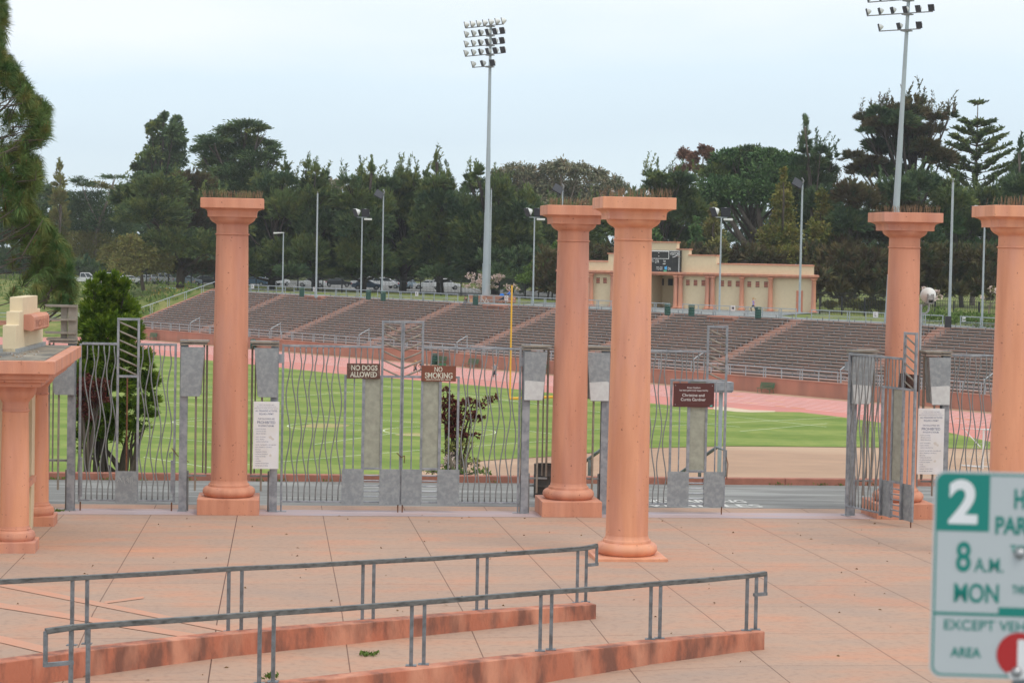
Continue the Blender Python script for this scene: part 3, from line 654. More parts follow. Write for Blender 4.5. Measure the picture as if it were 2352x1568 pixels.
# ================================================================== GATES
def wavy(mb, x, z0, z1, ph, amp=.05, r=.0155, y=0, lam=1.85):
    pts = []; n = 26
    for i in range(n + 1):
        q = i / n; z = z0 + (z1 - z0) * q
        env = min(1, max(0, (z - (z0 + .25)) / .35)) * min(1, max(0, (z1 - .12 - z) / .35)) if z1 - z0 > 1.5 else min(1, max(0, (z - z0) / .25)) * min(1, max(0, (z1 - z) / .25)) * .7
        pts.append((x + amp * env * math.sin(2 * math.pi * (z1 - z) / lam + ph), y, z))
    mb.tube(pts, r, 6)
def slants(mb, x0, x1, zt, zb, n, up):
    for i in range(n):
        z = zt - (zt - zb) * i / n; a, b = (z - .05, z - .24)
        if up: a, b = b, a
        mb.tube([(x0, 0, a), (x1, 0, b)], .023, 8)
def gate_leaf(label, loc, rz, flip=False, group='wavy bar gate leaves'):
    S = -1 if flip else 1
    t = thing('gate_leaf', label, 'gate', loc, rz, group)
    X = lambda a: a * S
    fr = MB(); tw = .028
    def vs(x, z0, z1, w_=tw): fr.bb(X(x) - w_, X(x) + w_, -.03, .03, z0, z1)
    def hs(x0, x1, z, h=.028): fr.bb(X(x0), X(x1), -.027, .027, z - h, z + h)
    vs(.03, .235, 4.12); vs(2.94, .2, 4.74); vs(1.56, .2, 3.335); vs(2.46, .2, 4.74); vs(2.01, .2, 3.335, .035)
    hs(.058, 2.43, 4.085); hs(.058, 1.53, .262, .022); hs(1.53, 2.912, 3.362); hs(2.49, 2.912, 4.71); hs(2.045, 2.43, 1.085); hs(2.045, 2.43, .262, .02)
    fr.obj('frame', 'galv', t, bevel=.004)
    wb = MB()
    for k in range(1, 11): wavy(wb, X(.03 + .139 * k), .284, 4.057, (0 if k % 2 else 1.75) + k * .10 + .5, .055)
    for k in range(6): wavy(wb, X(1.66 + .142 * k), 3.39, 4.057, 0 if k % 2 else math.pi, .03, y=0)
    wb.obj('wavy_bars', 'galv_bar', t, smooth=True)
    sb = MB()
    for x in (1.78, 2.70): sb.tube([(X(x), 0, 1.07), (X(x), 0, 3.335)], .017, 6)
    for z in (.40, .53, .66, .79, .92): sb.tube([(X(2.045), 0, z), (X(2.43), 0, z)], .018, 6)
    sb.obj('straight_bars', 'galv', t)
    sl_ = MB(); slants(sl_, X(2.488), X(2.912), 4.68, 3.38, 6, False); sl_.obj('slanted_tubes', 'galv_brown', t, smooth=True)
    for a, b in ((1.50, 2.045), (2.43, 2.93)):
        p = MB(); p.bb(X(a), X(b), -.046, -.034, .2, 1.08)
        for zz in (.26, 1.02): 
            for xx in (a + .04, b - .04): p.tube([(X(xx), -.052, zz), (X(xx), -.044, zz)], .012, 6)
        p.obj('kick_panel', 'galv_sheet', t)
    p = MB(); p.bb(X(2.045), X(2.432), -.006, .006, 1.115, 3.333); p.obj('perforated_panel', 'mesh', t)
    p = MB(); p.tube([(X(2.90), 0, .2), (X(2.90), 0, -.0)], .016, 6); p.obj('drop_bolt', 'rust', t)
    p = MB(); p.tube([(X(.03), 0, .235), (X(.03), 0, .02)], .02, 6); p.bb(X(-.12), X(.16), -.06, .06, 0, .025); p.obj('pivot_foot', 'galv', t); p = MB(); p.bb(X(-.14), X(.06), -.045, .045, 3.66, 3.88); p.obj('hinge', 'galv', t)
    return t
GV = .12
def gp(px, v=GV): return onG(px, v)
uC, uD = gp(645), gp(1195)
W_LEAF = 2.97
lab = 'wavy bar gate leaf '
Lc = gate_leaf(lab + 'carrying the NO DOGS ALLOWED sign, left of the chained pair', G(uC, GV), GY)
Rc = gate_leaf(lab + 'carrying the NO SMOKING sign, right of the chained pair', G(uD, GV), GY, flip=True)
uE = gp(1398)
Ec = gate_leaf(lab + 'carrying the maroon donor plaque, behind the front column', G(uE, GV), GY)
# open leaf: hinge at post F, swung towards the street
uF = gp(1944)
Fc = gate_leaf(lab + 'swung open towards the street before the right column', G(uF, GV - .1), 0, flip=True)
hp = G(uF, GV - .1)
fe = at(2090, 1214, .03); ang = math.atan2(fe.y - hp.y, fe.x - hp.x)
Fc.rotation_euler = (0, 0, ang + math.pi)
uGh = gp(2172)
Gc = gate_leaf(lab + 'at the right edge, above the parking sign', G(uGh, GV), GY)
# left single gate
def single_leaf():
    t = thing('gate_leaf', 'wavy bar gate leaf with a tall ladder panel in its middle, beside the ticket booth', 'gate', G(gp(178), GV), GY, 'wavy bar gate leaves')
    u0 = gp(178); X = lambda px: gp(px) - u0; zz = lambda py: plane(290, py, G(0, GV), GY)[1]
    fr = MB()
    def vs(px, z0, z1, w_=.028): x = X(px); fr.bb(x - w_, x + w_, -.03, .03, z0, z1)
    def hs(a, b, z, h=.028): fr.bb(X(a), X(b), -.027, .027, z - h, z + h)
    zt = zz(790); ztt = zz(733); zc = zz(864); zp = zz(1081)
    vs(183, .22, zt); vs(269, .22, ztt + .03); vs(316, .22, ztt + .03); vs(401, .22, zt)
    hs(186, 266.5, zt); hs(319, 404, zt); hs(271.5, 313.5, ztt); hs(271.5, 313.5, zc); hs(186, 266.5, .26, .022); hs(319, 398.5, .26, .022)
    fr.obj('frame', 'galv', t, bevel=.004)
    wb = MB()
    for i, px in enumerate((198.5, 211, 224, 236.5, 249, 260)): wavy(wb, X(px), .28, zt - .03, (0 if i % 2 else 1.6) + i * .12 + .5, .062)
    for i, px in enumerate((326, 338.5, 351, 364, 376, 388.5)): wavy(wb, X(px), .28, zt - .03, (0 if i % 2 else 1.6) + i * .12 + .5, .060)
    wb.obj('wavy_bars', 'galv_bar', t, smooth=True)
    sb = MB(); sb.tube([(X(291), 0, zp), (X(291), 0, zc - .03)], .02, 6); sb.obj('straight_bars', 'rust', t)
    s2 = MB(); slants(s2, X(271.5), X(313.5), ztt - .02, zc + .05, 6, False); s2.obj('slanted_tubes', 'galv_brown', t, smooth=True)
    p = MB(); p.bb(X(266), X(317.5), -.046, -.034, .2, zp); p.obj('kick_panel', 'galv_sheet', t)
    # scratched tag on the kick panel
    g = MB(); random.seed(5)
    cx, cz, zt_ = X(290), zp - .22, 0
    for k in range(11):
        x = cx - .2 + .035 * k; g.tube([(x, -.05, cz + U(-.1, .0)), (x + U(-.03, .06), -.05, cz + U(.02, .12)), (x + U(-.02, .06), -.05, cz + U(-.08, .08))], .0045, 3, cap=False)
    g.obj('scratched_tag', 'paper', t, fix=False)
    l = MB(); l.bb(X(393), X(403), -.06, .03, .45, 1.25); l.bb(X(184), X(190), -.06, .03, .35, 1.3); l.obj('lock_box', 'galv', t)
    d = MB(); d.tube([(X(396), 0, .22), (X(396), 0, 0)], .018, 6); d.tube([(X(186), 0, .22), (X(186), 0, 0)], .018, 6); d.obj('drop_bolt', 'rust', t)
    d = MB(); d.tube([(X(392), -.04, 1.32), (X(390), -.04, 1.42), (X(396), -.04, 1.45)], .014, 6); d.obj('handle', 'galv_bar', t)
single_leaf()
# signs wired to the gates
def gsign(parent_u, pxs, pys, name, label, m, group=None, v=GV - .06, thick=.012):
    u0, z1 = plane(pxs[0], pys[0], G(0, v), GY); u1, z0 = plane(pxs[1], pys[1], G(0, v), GY)
    t = thing(name, label, 'sign', G((u0 + u1) / 2, v, z0), GY, group); w_, h = u1 - u0, z1 - z0
    mb = MB(); mb.bb(-w_ / 2, w_ / 2, -thick, 0, 0, h); mb.obj('plate', m, t, bevel=.003)
    return t, w_, h
t, w_, h = gsign(0, (797, 873), (834, 870), 'stencilled_sign', 'weathered dark brown stencilled sign reading NO DOGS ALLOWED', 'brown_sign')
text(t, 'NO DOGS', .02, h * .56, h * .32, 'stencil', y=-.014, width=w_ * .78, bold=.022); text(t, 'ALLOWED', .0, h * .12, h * .33, 'stencil', y=-.014, width=w_ * .80, bold=.022)
def bridges(t, w_, rows, m):
    mb = MB()
    for zc, hh, xs in rows:
        for x in xs: mb.bb(x * w_ - .0045, x * w_ + .0045, -.0165, -.0145, zc - .004, zc + hh + .004)
    mb.obj('stencil_bridges', m, t)
bridges(t, w_, ((h * .56, h * .32, (-.325, -.222, .012, .118, .225, .33)), (h * .12, h * .33, (-.345, -.06, .22, .345))), 'brown_sign')
t, w_, h = gsign(0, (968.5, 1047), (839, 876), 'stencilled_sign', 'red brown stencilled sign reading NO SMOKING', 'red_sign')
text(t, 'NO', -.01, h * .62, h * .30, 'stencil', y=-.014, width=w_ * .23, bold=.022); text(t, 'SMOKING', 0, h * .21, h * .34, 'stencil', y=-.014, width=w_ * .80, bold=.022); text(t, 'HEALTH CODE SEC 1009.22', 0, h * .07, h * .085, 'stencil', y=-.014, width=w_ * .72, bold=.02)
bridges(t, w_, ((h * .62, h * .30, (-.075, .048)), (h * .21, h * .34, (-.352, -.235, -.08, .05, .175, .345))), 'red_sign')
t, w_, h = gsign(0, (1547, 1639.5), (879, 935), 'donor_plaque', 'maroon plaque thanking Christine and Curtis Gardner', 'maroon')
text(t, 'Kezar Stadium', 0, h * .78, h * .07, 'white_text', y=-.014, width=w_ * .32, bold=.0); text(t, 'has been generously supported by', 0, h * .67, h * .07, 'white_text', y=-.014, width=w_ * .70, bold=.0)
text(t, 'Christine and', -.01, h * .44, h * .12, 'white_text', y=-.014, width=w_ * .54, bold=.0); text(t, 'Curtis Gardner', -.01, h * .26, h * .12, 'white_text', y=-.014, width=w_ * .61, bold=.0)
mb = MB(); 
for sx in (-1, 1):
    for z in (h * .1, h * .9): mb.tube([(sx * w_ * .45, -.02, z), (sx * w_ * .45, -.01, z)], .012, 8)
mb.obj('screws', 'steel', t); mb = MB(); mb.bb(w_ * .40, w_ * .46, -.0145, -.013, h * .03, h * .08); mb.obj('teal_mark', solid('tealmark', (.1, .5, .4)), t)
# back of a sign seen on the open leaf
e1 = Vector((math.cos(ang), math.sin(ang), 0))
t = thing('stencilled_sign', 'back of a brown sign hanging on the open gate leaf', 'sign', hp + e1 * 2.55 + Vector((0, 0, 3.33)), ang)
mb = MB(); mb.bb(-.42, .42, .06, .072, 0, .4); mb.obj('plate', 'brown_sign', t)

# gate posts with hanging sheet boxes and rods
def gate_post(px, side, label, patch=False, box=True, fins=False, v=.12, tall=4.2):
    u = gp(px, v); t = thing('gate_post', label, 'gate post', G(u, v), GY, 'galvanised gate posts'); S = side
    mb = MB(); X = lambda a: a * S
    mb.bb(X(-.095), X(.095), -.1, -.086, 0, tall); mb.bb(X(-.095), X(.095), .086, .1, 0, tall); mb.bb(X(-.008), X(.008), -.086, .086, 0, tall)
    mb.bb(X(-.12), X(.12), -.14, .14, 0, .02); mb.obj('post', 'galv', t)
    d = MB(); d.bb(X(.10), X(.14), .02, .1, 0, 1.0); d.tube([(X(.03), -.06, 2.9), (X(.03), -.06, .25)], .02, 6); d.obj('side_strut', 'galv_bar', t)
    c = MB(); c.prism([(X(-.1), 4.14), (X(.56), 4.14), (X(.60), 4.16), (X(.60), 4.19), (X(-.1), 4.19)], -.22, .34); c.prism([(X(-.1), 4.07), (X(.54), 4.09), (X(.56), 4.115), (X(-.1), 4.115)], -.2, .3); c.obj('hood_plate', 'galv_brown', t)
    if box:
        p = MB(); p.prism([(X(-.07), 4.03), (X(.50), 4.03), (X(.39), 2.83), (X(-.07), 2.83)], -.20, -.19); 
        p.prism([(X(-.07), 4.03), (X(-.06), 4.03), (X(-.06), 2.83), (X(-.07), 2.83)], -.19, .2)
        p.prism([(X(.47), 4.03), (X(.50), 4.03), (X(.415), 2.87), (X(.39), 2.87)], -.189, .22); p.obj('sheet_box', 'galv_sheet', t)
        if patch:
            q = MB(); q.prism([(X(-.06), 3.30), (X(-.01), 3.32), (X(.43), 3.29), (X(.39), 2.84), (X(-.06), 2.84)], -.204, -.2011); q.obj('paper_patch', 'paper', t)
    r = MB(); r.tube([(X(.30), -.1, 2.83), (X(.30), -.1, .52)], .027, 8); r.tube([(X(.55), .05, 4.07), (X(.55), .05, .92)], .027, 8); r.tube([(X(.47), .25, 4.07), (X(.47), .25, .92)], .02, 8); r.obj('hanging_rods', 'galv_brown', t, smooth=2)
    b = MB(); b.bb(X(-.02), X(.57), -.03, .03, .66 + .2, .70 + .2) if not fins else b.bb(X(-.02), X(.57), -.03, .03, 1.2, 1.25); b.obj('rod_bracket', 'galv_bar', t)
    if fins:
        f = MB()
        for z in (4.30, 4.62, 4.95): f.prism([(X(-.1), z), (X(.62), z), (X(.66), z + .05), (X(-.1), z + .05)], -.16, .16)
        f.bb(X(.12), X(.28), -.02, .02, 4.2, 4.95); f.bb(X(-.11), X(.1), -.1, .1, 4.19, 5.0); f.obj('shelf_fins', 'galv_brown', t)
    return t
PL = 'galvanised gate post '
gate_post(164, -1, PL + 'with three stacked fins, behind the ticket booth', fins=True)
gate_post(421, 1, PL + 'with a scratched plain sheet box, left of the leftmost column')
gate_post(629, -1, PL + 'behind the white notice, right of the leftmost column')
gate_post(1206, 1, PL + 'with a half papered sheet box, left of the black drum', patch=True)
gate_post(1388, -1, PL + 'half hidden by the bright front column', patch=True)
gate_post(1956, 1, PL + 'seen through the open gate leaf', patch=True)
gate_post(2168, -1, PL + 'behind the white notice near the parking sign', patch=True)
# rusty chains
def chain(pts, label):
    t = thing('chain', label, 'chain', pts[0]); mb = MB(); p0 = Vector(pts[0]); n = 9
    P = [Vector(p) - p0 for p in pts]
    for i in range(len(P) - 1):
        for k in range(n):
            a = P[i].lerp(P[i + 1], k / n); b = P[i].lerp(P[i + 1], (k + 1.2) / n); d = (b - a); s = Vector((0, .012, 0)) if k % 2 else Vector((.012, 0, .0))
            mb.tube([a - s, a + s, b + s, b - s, a - s], .006, 4, cap=False)
    mb.obj('links', 'rust', t, fix=False)
def gpt(px, py, v=.05): u, z = plane(px, py, G(0, v), GY); return G(u, v, z)
chain([gpt(395, 1029), gpt(408, 1046), gpt(433, 1060)], 'rusty chain tying the left gate to its post')
chain([gpt(912, 1040), gpt(922, 1050), gpt(929, 1046), gpt(929, 1062)], 'rusty chain locking the middle pair of gates')
chain([gpt(1668, 1050), gpt(1672, 1065), gpt(1670, 1085), gpt(1669, 1100)], 'rusty chain hanging on the free edge of the plaque gate')

# white notices
NL = [("TO PROTECT THE STADIUM AGAINST DAMAGE", .62, 178, 13), ("AND TO ENSURE THE SAFETY OF PATRONS, THE STAFF", .76, 216, 13), ("RESERVES THE RIGHT TO DETERMINE PROPER USE OF THE FACILITY", .93, 253, 13),
      ("ALL ORGANIZED ACTIVITIES", .84, 304, 34), ("REQUIRE A PERMIT", .56, 367, 34), ("THE FOLLOWING ARE", .64, 468, 34), ("PROHIBITED", .70, 540, 54), ("IN KEZAR STADIUM:", .60, 610, 34)]
BL = [("• CLEATS OR SPIKES", .40, 677, 0), ("ON TRACK OR FIELD", .38, 724, .04), ("(PERMIT REQUIRED)", .38, 772, .04), ("• GOLF / VOLLEYBALL", .42, 841, 0), ("• DOGS / ANIMALS", .36, 889, 0), ("(GUIDE DOGS EXCEPTED)", .48, 937, .04),
      ("• SKATES / SKATEBOARDS / ROLLERBLADES", .82, 1002, 0), ("• BATS / BASEBALLS / SOFTBALLS", .65, 1051, 0), ("• BICYCLES", .22, 1099, 0), ("• BARBEQUES OR FIRES", .45, 1146, 0), ("• ALCOHOLIC BEVERAGES", .49, 1194, 0),
      ("• GLASS CONTAINERS", .42, 1241, 0), ("• CANS", .15, 1288, 0), ("• LOITERING", .24, 1335, 0), ("• VENDORS WITHOUT PERMIT", .54, 1382, 0), ("• PLEASE KEEP OFF GRASS", .51, 1430, 0)]
def notice(pxs, pys, label, v=-.14):
    t, w_, h = gsign(0, pxs, pys, 'notice_board', label, 'white', 'white prohibition notices', v=v)
    Z = lambda q: h * (1 - (q - 113) / 1384.0)
    for s, wd, q, hh in NL: text(t, s, 0, Z(q) - hh * h / 2768, hh * h / 1384, 'navy', y=-.0135, width=wd * w_, bold=.006)
    for s, wd, q, ind in BL: text(t, s, w_ * (-.42 + ind), Z(q) - 9 * h / 1384, 19 * h / 1384, 'navy', y=-.0135, width=wd * w_, align='LEFT')
    mb = MB()
    for x, z, r in ((.17, .47, .045), (.26, .445, .035), (.18, .20, .038)):
        mb.face([(w_ * x + r * math.cos(k * .7) * U(.7, 1.1), -.0133, h * z + r * math.sin(k * .7) * U(.7, 1.1)) for k in range(9)])
    mb.obj('stains', 'grime', t, fix=False)
notice((582.5, 639.5), (921.5, 1076.5), 'tall white prohibition notice on the post beside the leftmost column')
notice((2109, 2165.5), (937.5, 1089), 'tall white prohibition notice half above the green parking sign')

# ================================================================== TICKET BOOTH
bc = Vector((-9.15, 43.55, 0)); bz = pz(bc)
BK = thing('ticket_booth', 'cream and terracotta ticket booth with a flat roof and stepped parapet at the left edge', 'booth', (bc.x, bc.y, 0), GY + .014)
# local frame: x right, y away; corner of the cornice is the origin, booth runs to -x and +y
RZ = 4.12; DEP = 6.9; WID = 6.0
WX = -.93
mb = MB(); mb.bb(-WID + .5, WX - .3, 1.3, DEP - .55, -.1, 3.6); mb.bb(WX - .298, WX, 1.3, 2.25, -.1, 3.6); mb.bb(WX - .298, WX, 4.45, DEP - .55, -.1, 3.6); mb.bb(WX - .298, WX, 2.254, 4.446, -.1, 1.35); mb.bb(WX - .298, WX, 2.254, 4.446, 2.95, 3.6)
mb.obj('cream_wall', 'cream', BK)
mb = MB(); mb.bb(WX + .002, WX + .06, 2.0, 2.22, 0, 3.6); mb.bb(WX + .002, WX + .06, 4.48, 4.7, 0, 3.6); mb.obj('window_surround', 'cream', BK)
mb = MB(); mb.bb(WX - .27, WX - .25, 2.26, 4.44, 1.36, 2.94); w1 = mb.obj('ticket_window', 'lens', BK)
mb = MB(); mb.bb(WX + .062, WX + .16, 2.15, 4.55, 1.24, 1.36); mb.obj('window_sill', 'terra', BK)
mb = MB()
for (ins, z0, z1) in ((0, 3.86, RZ), (.14, 3.74, 3.86), (.20, 3.68, 3.74), (.30, 3.58, 3.68)):
    mb.bb(-WID, -ins, ins, DEP - ins, z0, z1)
    if ins == 0: pass
mb.obj('cornice', 'terra', BK, bevel=.01)
mb = MB(); mb.bb(-WID, -.22, .2, DEP - .2, RZ + .001, RZ + .012); rf = mb.obj('roof', 'roof', BK)
mb = MB(); 
for (a, b) in ((.0, 0.004),): mb.bb(-1.905, -1.895, -.004, 0, 3.58, RZ); mb.obj('mortar_joint', 'paper', BK)
# stepped pediment standing along the roof
y0, y1 = 3.0, 6.6; xx0, xx1 = -1.36, -1.08
def shear(mb):
    mb.v = [(v[0] + .065 * (v[1] - y0), v[1], v[2]) for v in mb.v]; return mb
st = [(y0, 0), (y0, .58), (y0 + .42, .58), (y0 + .42, .86), (y0 + .82, .86), (y0 + .82, 1.16), (y1 - .82, 1.16), (y1 - .82, .86), (y1 - .42, .86), (y1 - .42, .58), (y1, .58), (y1, 0)]
mb = MB(); mb.prism([(a, b + RZ + .02) for a, b in st], xx0, xx1, 'x'); shear(mb).obj('stepped_pediment', 'cream', BK, bevel=.012)
mb = MB(); mb.bb(xx0 - .05, xx1 + .06, y0 - .0, y1 + .05, RZ + .012, RZ + .10); shear(mb).obj('flashing', 'flashing', BK)
mb = MB(); py0, py1 = y0 + .95, y1 - .55; mb.prism([(xx1 + .002, RZ + .48), (xx1 + .17, RZ + .44), (xx1 + .22, RZ + .48), (xx1 + .22, RZ + .74), (xx1 + .16, RZ + .80), (xx1 + .002, RZ + .80)], py0, py1); pq = shear(mb).obj('name_plaque', 'terra', BK)
tx = text(pq, 'TICKETS', 0, 0, .15, 'terra_wall', width=(py1 - py0) * .8, bold=.0, name='engraved_word')
tx.matrix_local = Matrix.Translation((xx1 + .226 + .065 * ((py0 + py1) / 2 - y0), (py0 + py1) / 2, RZ + .53)) @ Matrix.Rotation(math.radians(90) - .065, 4, 'Z')
mb = MB(); random.seed(3)
for k in range(26): mb.box((-.9 + U(-.35, .3), U(1.2, 3.6), RZ + .02), (U(.02, .07), U(.02, .06), .02), U(0, 3))
mb.obj('roof_litter', mat('dry_litter', (.30, .2, .12), .9, (.5, .48, .45), 20, hi=.52, lo=.48), BK)
def small_column(x, y, g):
    mb = MB(); mb.bb(x - .46, x + .46, y - .46, y + .46, -.2, g + .27); mb.obj('column_plinth', 'terra', BK, bevel=.015)
    z = g + .27; mb = MB(); mb.lathe([(.39, z), (.42, z + .05), (.425, z + .10), (.40, z + .17), (.355, z + .20), (.335, z + .21), (.335, z + .24), (.31, z + .25), (.298, z + .30)], 40, (x, y)); mb.obj('column_base', 'terra', BK, smooth=2)
    mb = MB(); mb.lathe([(.296, z + .30), (.288, z + 1.2), (.272, z + 2.2), (.262, 3.04)], 40, (x, y)); mb.obj('column_shaft', 'terra_fresh', BK, smooth=2)
    mb = MB(); mb.lathe([(.275, 3.04), (.285, 3.06), (.275, 3.08), (.262, 3.085), (.262, 3.22), (.29, 3.27), (.35, 3.33), (.40, 3.41), (.415, 3.48), (.415, 3.575)], 40, (x, y)); mb.obj('column_capital', 'terra', BK, smooth=2)
small_column(-.86, .95, .14); small_column(-.93, DEP - .8, .03)

# ================================================================== RAMP KERBS AND HANDRAILS
def ground_curve(cols, zt):
    return [at(x, y, zt(x)) for x, y in cols]
def strip_wall(name, label, topfront, ztop, drop, width, m, cat='wall'):
    P = [at(x, y, ztop(x)) for x, y in topfront]; n = len(P)
    Q = []
    for i in range(n):
        d = (P[min(i + 1, n - 1)] - P[max(i - 1, 0)]); d.z = 0; d.normalize(); Q.append(P[i] + Vector((-d.y, d.x, 0)) * width)
    mb = MB(); i0 = 0
    for i in range(n):
        dz = drop(i)
        mb.v += [tuple(P[i] - Vector((0, 0, dz))), tuple(P[i]), tuple(Q[i]), tuple(Q[i] - Vector((0, 0, dz)))]
    for i in range(n - 1):
        a, b = 4 * i, 4 * i + 4
        for k in range(4): mb.f.append((a + k, a + (k + 1) % 4, b + (k + 1) % 4, b + k)); mb.mi.append(0)
    mb.f.append((0, 1, 2, 3)); mb.f.append(tuple(4 * (n - 1) + k for k in (3, 2, 1, 0))); mb.mi += [0, 0]
    o = mb.obj(name, m, None, bevel=.012); tag(o, label, cat); return P, Q
back = [(-160, 1545), (0, 1522), (211, 1492), (400, 1470), (527, 1456), (700, 1441), (832, 1430), (1078, 1409), (1230, 1398), (1370, 1387)]
zb = lambda x: .62
P1, Q1 = strip_wall('ramp_kerb', 'stained orange terracotta kerb under the rear handrail', back, zb, lambda i: .9, .30, 'terra_wall')
front = [(150, 1633), (400, 1602), (633, 1573), (800, 1554), (949, 1537), (1248, 1503), (1504, 1474), (1757, 1449)]
zf = lambda x: .70
P2, Q2 = strip_wall('ramp_wall', 'stained orange terracotta wall under the front handrail', front, zf, lambda i: 1.4, .28, 'terra_wall')
# ramp surface between the two: follows the plaza slope, so only the lower ground before the front wall is added
mb = MB()
lo = [Vector((p.x, p.y, 0)) for p in P2]
M['ramp'] = M['plaza']
def handrail(tops, foots, ztop, label, lends, g='long bent steel handrails of the ramp'):
    # tops: px,py of rail centre; foots: pairs of px,py of post feet, on the kerb top
    base = at(foots[0][0], foots[0][1], ztop)
    t = thing('handrail', label, 'handrail', base, 0, g)
    line = []
    fp = [at(x, y, ztop) for x, y in foots]
    def railz(px, py):      # height of the rail where it passes above the kerb line
        # intersect the pixel ray with the kerb's vertical sheet
        best = None
        for i in range(len(KL) - 1):
            a, b = KL[i], KL[i + 1]; yw = math.atan2(b.y - a.y, b.x - a.x); u, z = plane(px, py, a, yw); Ls = math.hypot(b.x - a.x, b.y - a.y)
            if (-0.02 <= u / Ls <= 1.02) or (i == 0 and u < 0) or (i == len(KL) - 2 and u > Ls): return Vector((a.x + math.cos(yw) * u, a.y + math.sin(yw) * u, z))
        return None
    KL = fp
    pts = [railz(x, y) for x, y in tops]; pts = [p for p in pts if p]
    zav = sum(p.z for p in pts) / len(pts)
    mb = MB(); q = [p - base for p in pts]
    # rectangular bar
    n = len(q)
    for i in range(n - 1):
        d = q[i + 1] - q[i]; L_ = d.length; yw = math.atan2(d.y, d.x); pit = -math.asin(d.z / L_)
        Mx = Matrix.Rotation(yw, 4, 'Z') @ Matrix.Rotation(pit, 4, 'Y'); mb.box((q[i] + q[i + 1]) / 2, (L_ + .004, .075, .07), 0, Mx)
    mb.obj('rail_bar', 'rail', t, bevel=.006)
    pm = MB()
    for i, (x, y) in enumerate(foots):
        f = fp[i] - base; # height: rail at this foot
        tp = min(range(n - 1), key=lambda k: abs((q[k].xy + q[k + 1].xy).length and ((q[k].xy + q[k + 1].xy) / 2 - f.xy).length))
        a, b = q[tp], q[tp + 1]; dd = (b - a).xy; s = max(0, min(1, (f.xy - a.xy).dot(dd) / max(1e-6, dd.length_squared))); zt = a.z + (b.z - a.z) * s - .036
        pm = MB(); pm.box((f.x, f.y, (f.z + zt) / 2 + .01), (.052, .052, zt - f.z), 0)
        pm.box((f.x, f.y, f.z + .006), (.15, .12, .012), 0); pm.obj('rail_post', 'railpost', t)
    for side in lends:
        e = q[0] if side < 0 else q[-1]; d = (q[1] - q[0]) if side < 0 else (q[-1] - q[-2]); d.normalize(); 
        lb = MB(); w2 = .34
        inn = e - d * side * w2
        hd = .32 if side > 0 else .42; w2 = .20 if side > 0 else .34; inn = e - d * side * w2; lb.box((e.x, e.y, e.z - hd / 2), (.05, .05, hd)); yw = math.atan2(d.y, d.x)
        c = (e + inn) / 2; lb.box((c.x, c.y, e.z - hd), (w2 + .05, .05, .05), yw); lb.obj('end_loop', 'railpost', t)
    return t
handrail([(-300, 1352), (0, 1335.5), (165, 1327), (360, 1316), (540, 1305), (700, 1298), (845, 1290), (980, 1283), (1106, 1275), (1220, 1267), (1325, 1260), (1345, 1258), (1371, 1252)],
         [(-160, 1512), (-130, 1509), (165, 1481), (199, 1478), (524, 1450), (554, 1448), (832, 1424), (857, 1423), (1095, 1401), (1117, 1399), (1325, 1384), (1345, 1382)], .60, 'rear weathered steel handrail ending beside the bright front column', (1,))
handrail([(105, 1449), (165, 1440), (300, 1430), (450, 1420), (610, 1408), (780, 1397), (960, 1383), (1110, 1371), (1255, 1359), (1390, 1350), (1504, 1340), (1620, 1331), (1725, 1321), (1759, 1316)],
         [(162, 1622), (201, 1618), (595, 1569), (627, 1565), (944, 1528), (973, 1525), (1240, 1494), (1265, 1491), (1493, 1467), (1515, 1465), (1714, 1447), (1735, 1445)], .70, 'front weathered steel handrail with a looped left end', (-1, 1))
# ================================================================== CHANGING-ROOM BUILDING ON THE FAR RIM
B0 = Vector((9.0, 258.0, .2)); BY = math.atan2(246.0 - 258.0, 34.7 - 9.0)
bx = lambda px, y=0: plane(px, 660, (B0.x - math.sin(BY) * y, B0.y + math.cos(BY) * y), BY)[0]
bzz = lambda px, py: plane(px, py, B0, BY)[1] - B0.z
BD = thing('field_house', 'cream and terracotta field house with a stepped parapet and scoreboard beyond the grandstand', 'building', B0, BY)
xl, xr = bx(1292), bx(1874); zc0, zc1 = 3.84, 4.24
xa, xb = bx(1493), bx(1550)
def slab(mb, x0, x1, y0, y1, z0, z1): mb.prism([(x0, y0), (x1, y0), (x1 - .34 * (y1 - y0), y1), (x0, y1)], z0, z1, 'z')
mb = MB(); mb.bb(xl, xa, 0, 9, -.3, zc0 + .2); slab(mb, xb, xr, 0, 9, -.3, zc0 + .2); mb.bb(xa + .004, xb - .004, 4, 9, -.3, zc0 + .2); slab(mb, xl + .3, xr - .3, .1, 8.9, zc1 - .01, 5.25)
mb.bb(bx(1395), bx(1643), .14, 1.2, zc1 - .005, 6.2); mb.bb(bx(1459), bx(1579), .18, 1.15, 6.2, 6.85); mb.bb(bx(1487), bx(1551), .22, 1.1, 6.85, 7.65)
mb.obj('stucco_walls', 'cream', BD, fix=False)
mb = MB(); slab(mb, xl - .6, xr + .6, -.75, 9.6, zc0 + .16, zc1); slab(mb, xl - .4, xr + .4, -.5, 9.4, zc0, zc0 + .158); mb.obj('cornice', 'terra', BD, bevel=.03)
mb = MB(); mb.bb(xl + .2, bx(1395), .0, 9, 5.25, 5.37); slab(mb, bx(1646), xr - .2, .0, 9, 5.25, 5.37); mb.bb(bx(1393), bx(1459), .02, 1.3, 6.2, 6.32); mb.bb(bx(1579), bx(1645), .02, 1.3, 6.2, 6.32)
mb.bb(bx(1457), bx(1487), .05, 1.25, 6.85, 6.97); mb.bb(bx(1551), bx(1581), .05, 1.25, 6.85, 6.97); mb.bb(bx(1485), bx(1553), .08, 1.2, 7.65, 7.77); mb.obj('parapet_coping', 'terra', BD)
wx = [1352.4, 1373.6, 1389.5, 1579.9, 1597.6, 1615.6, 1658.6, 1675.8, 1694.6, 1721, 1740, 1759.5, 1420, 1440, 1459]
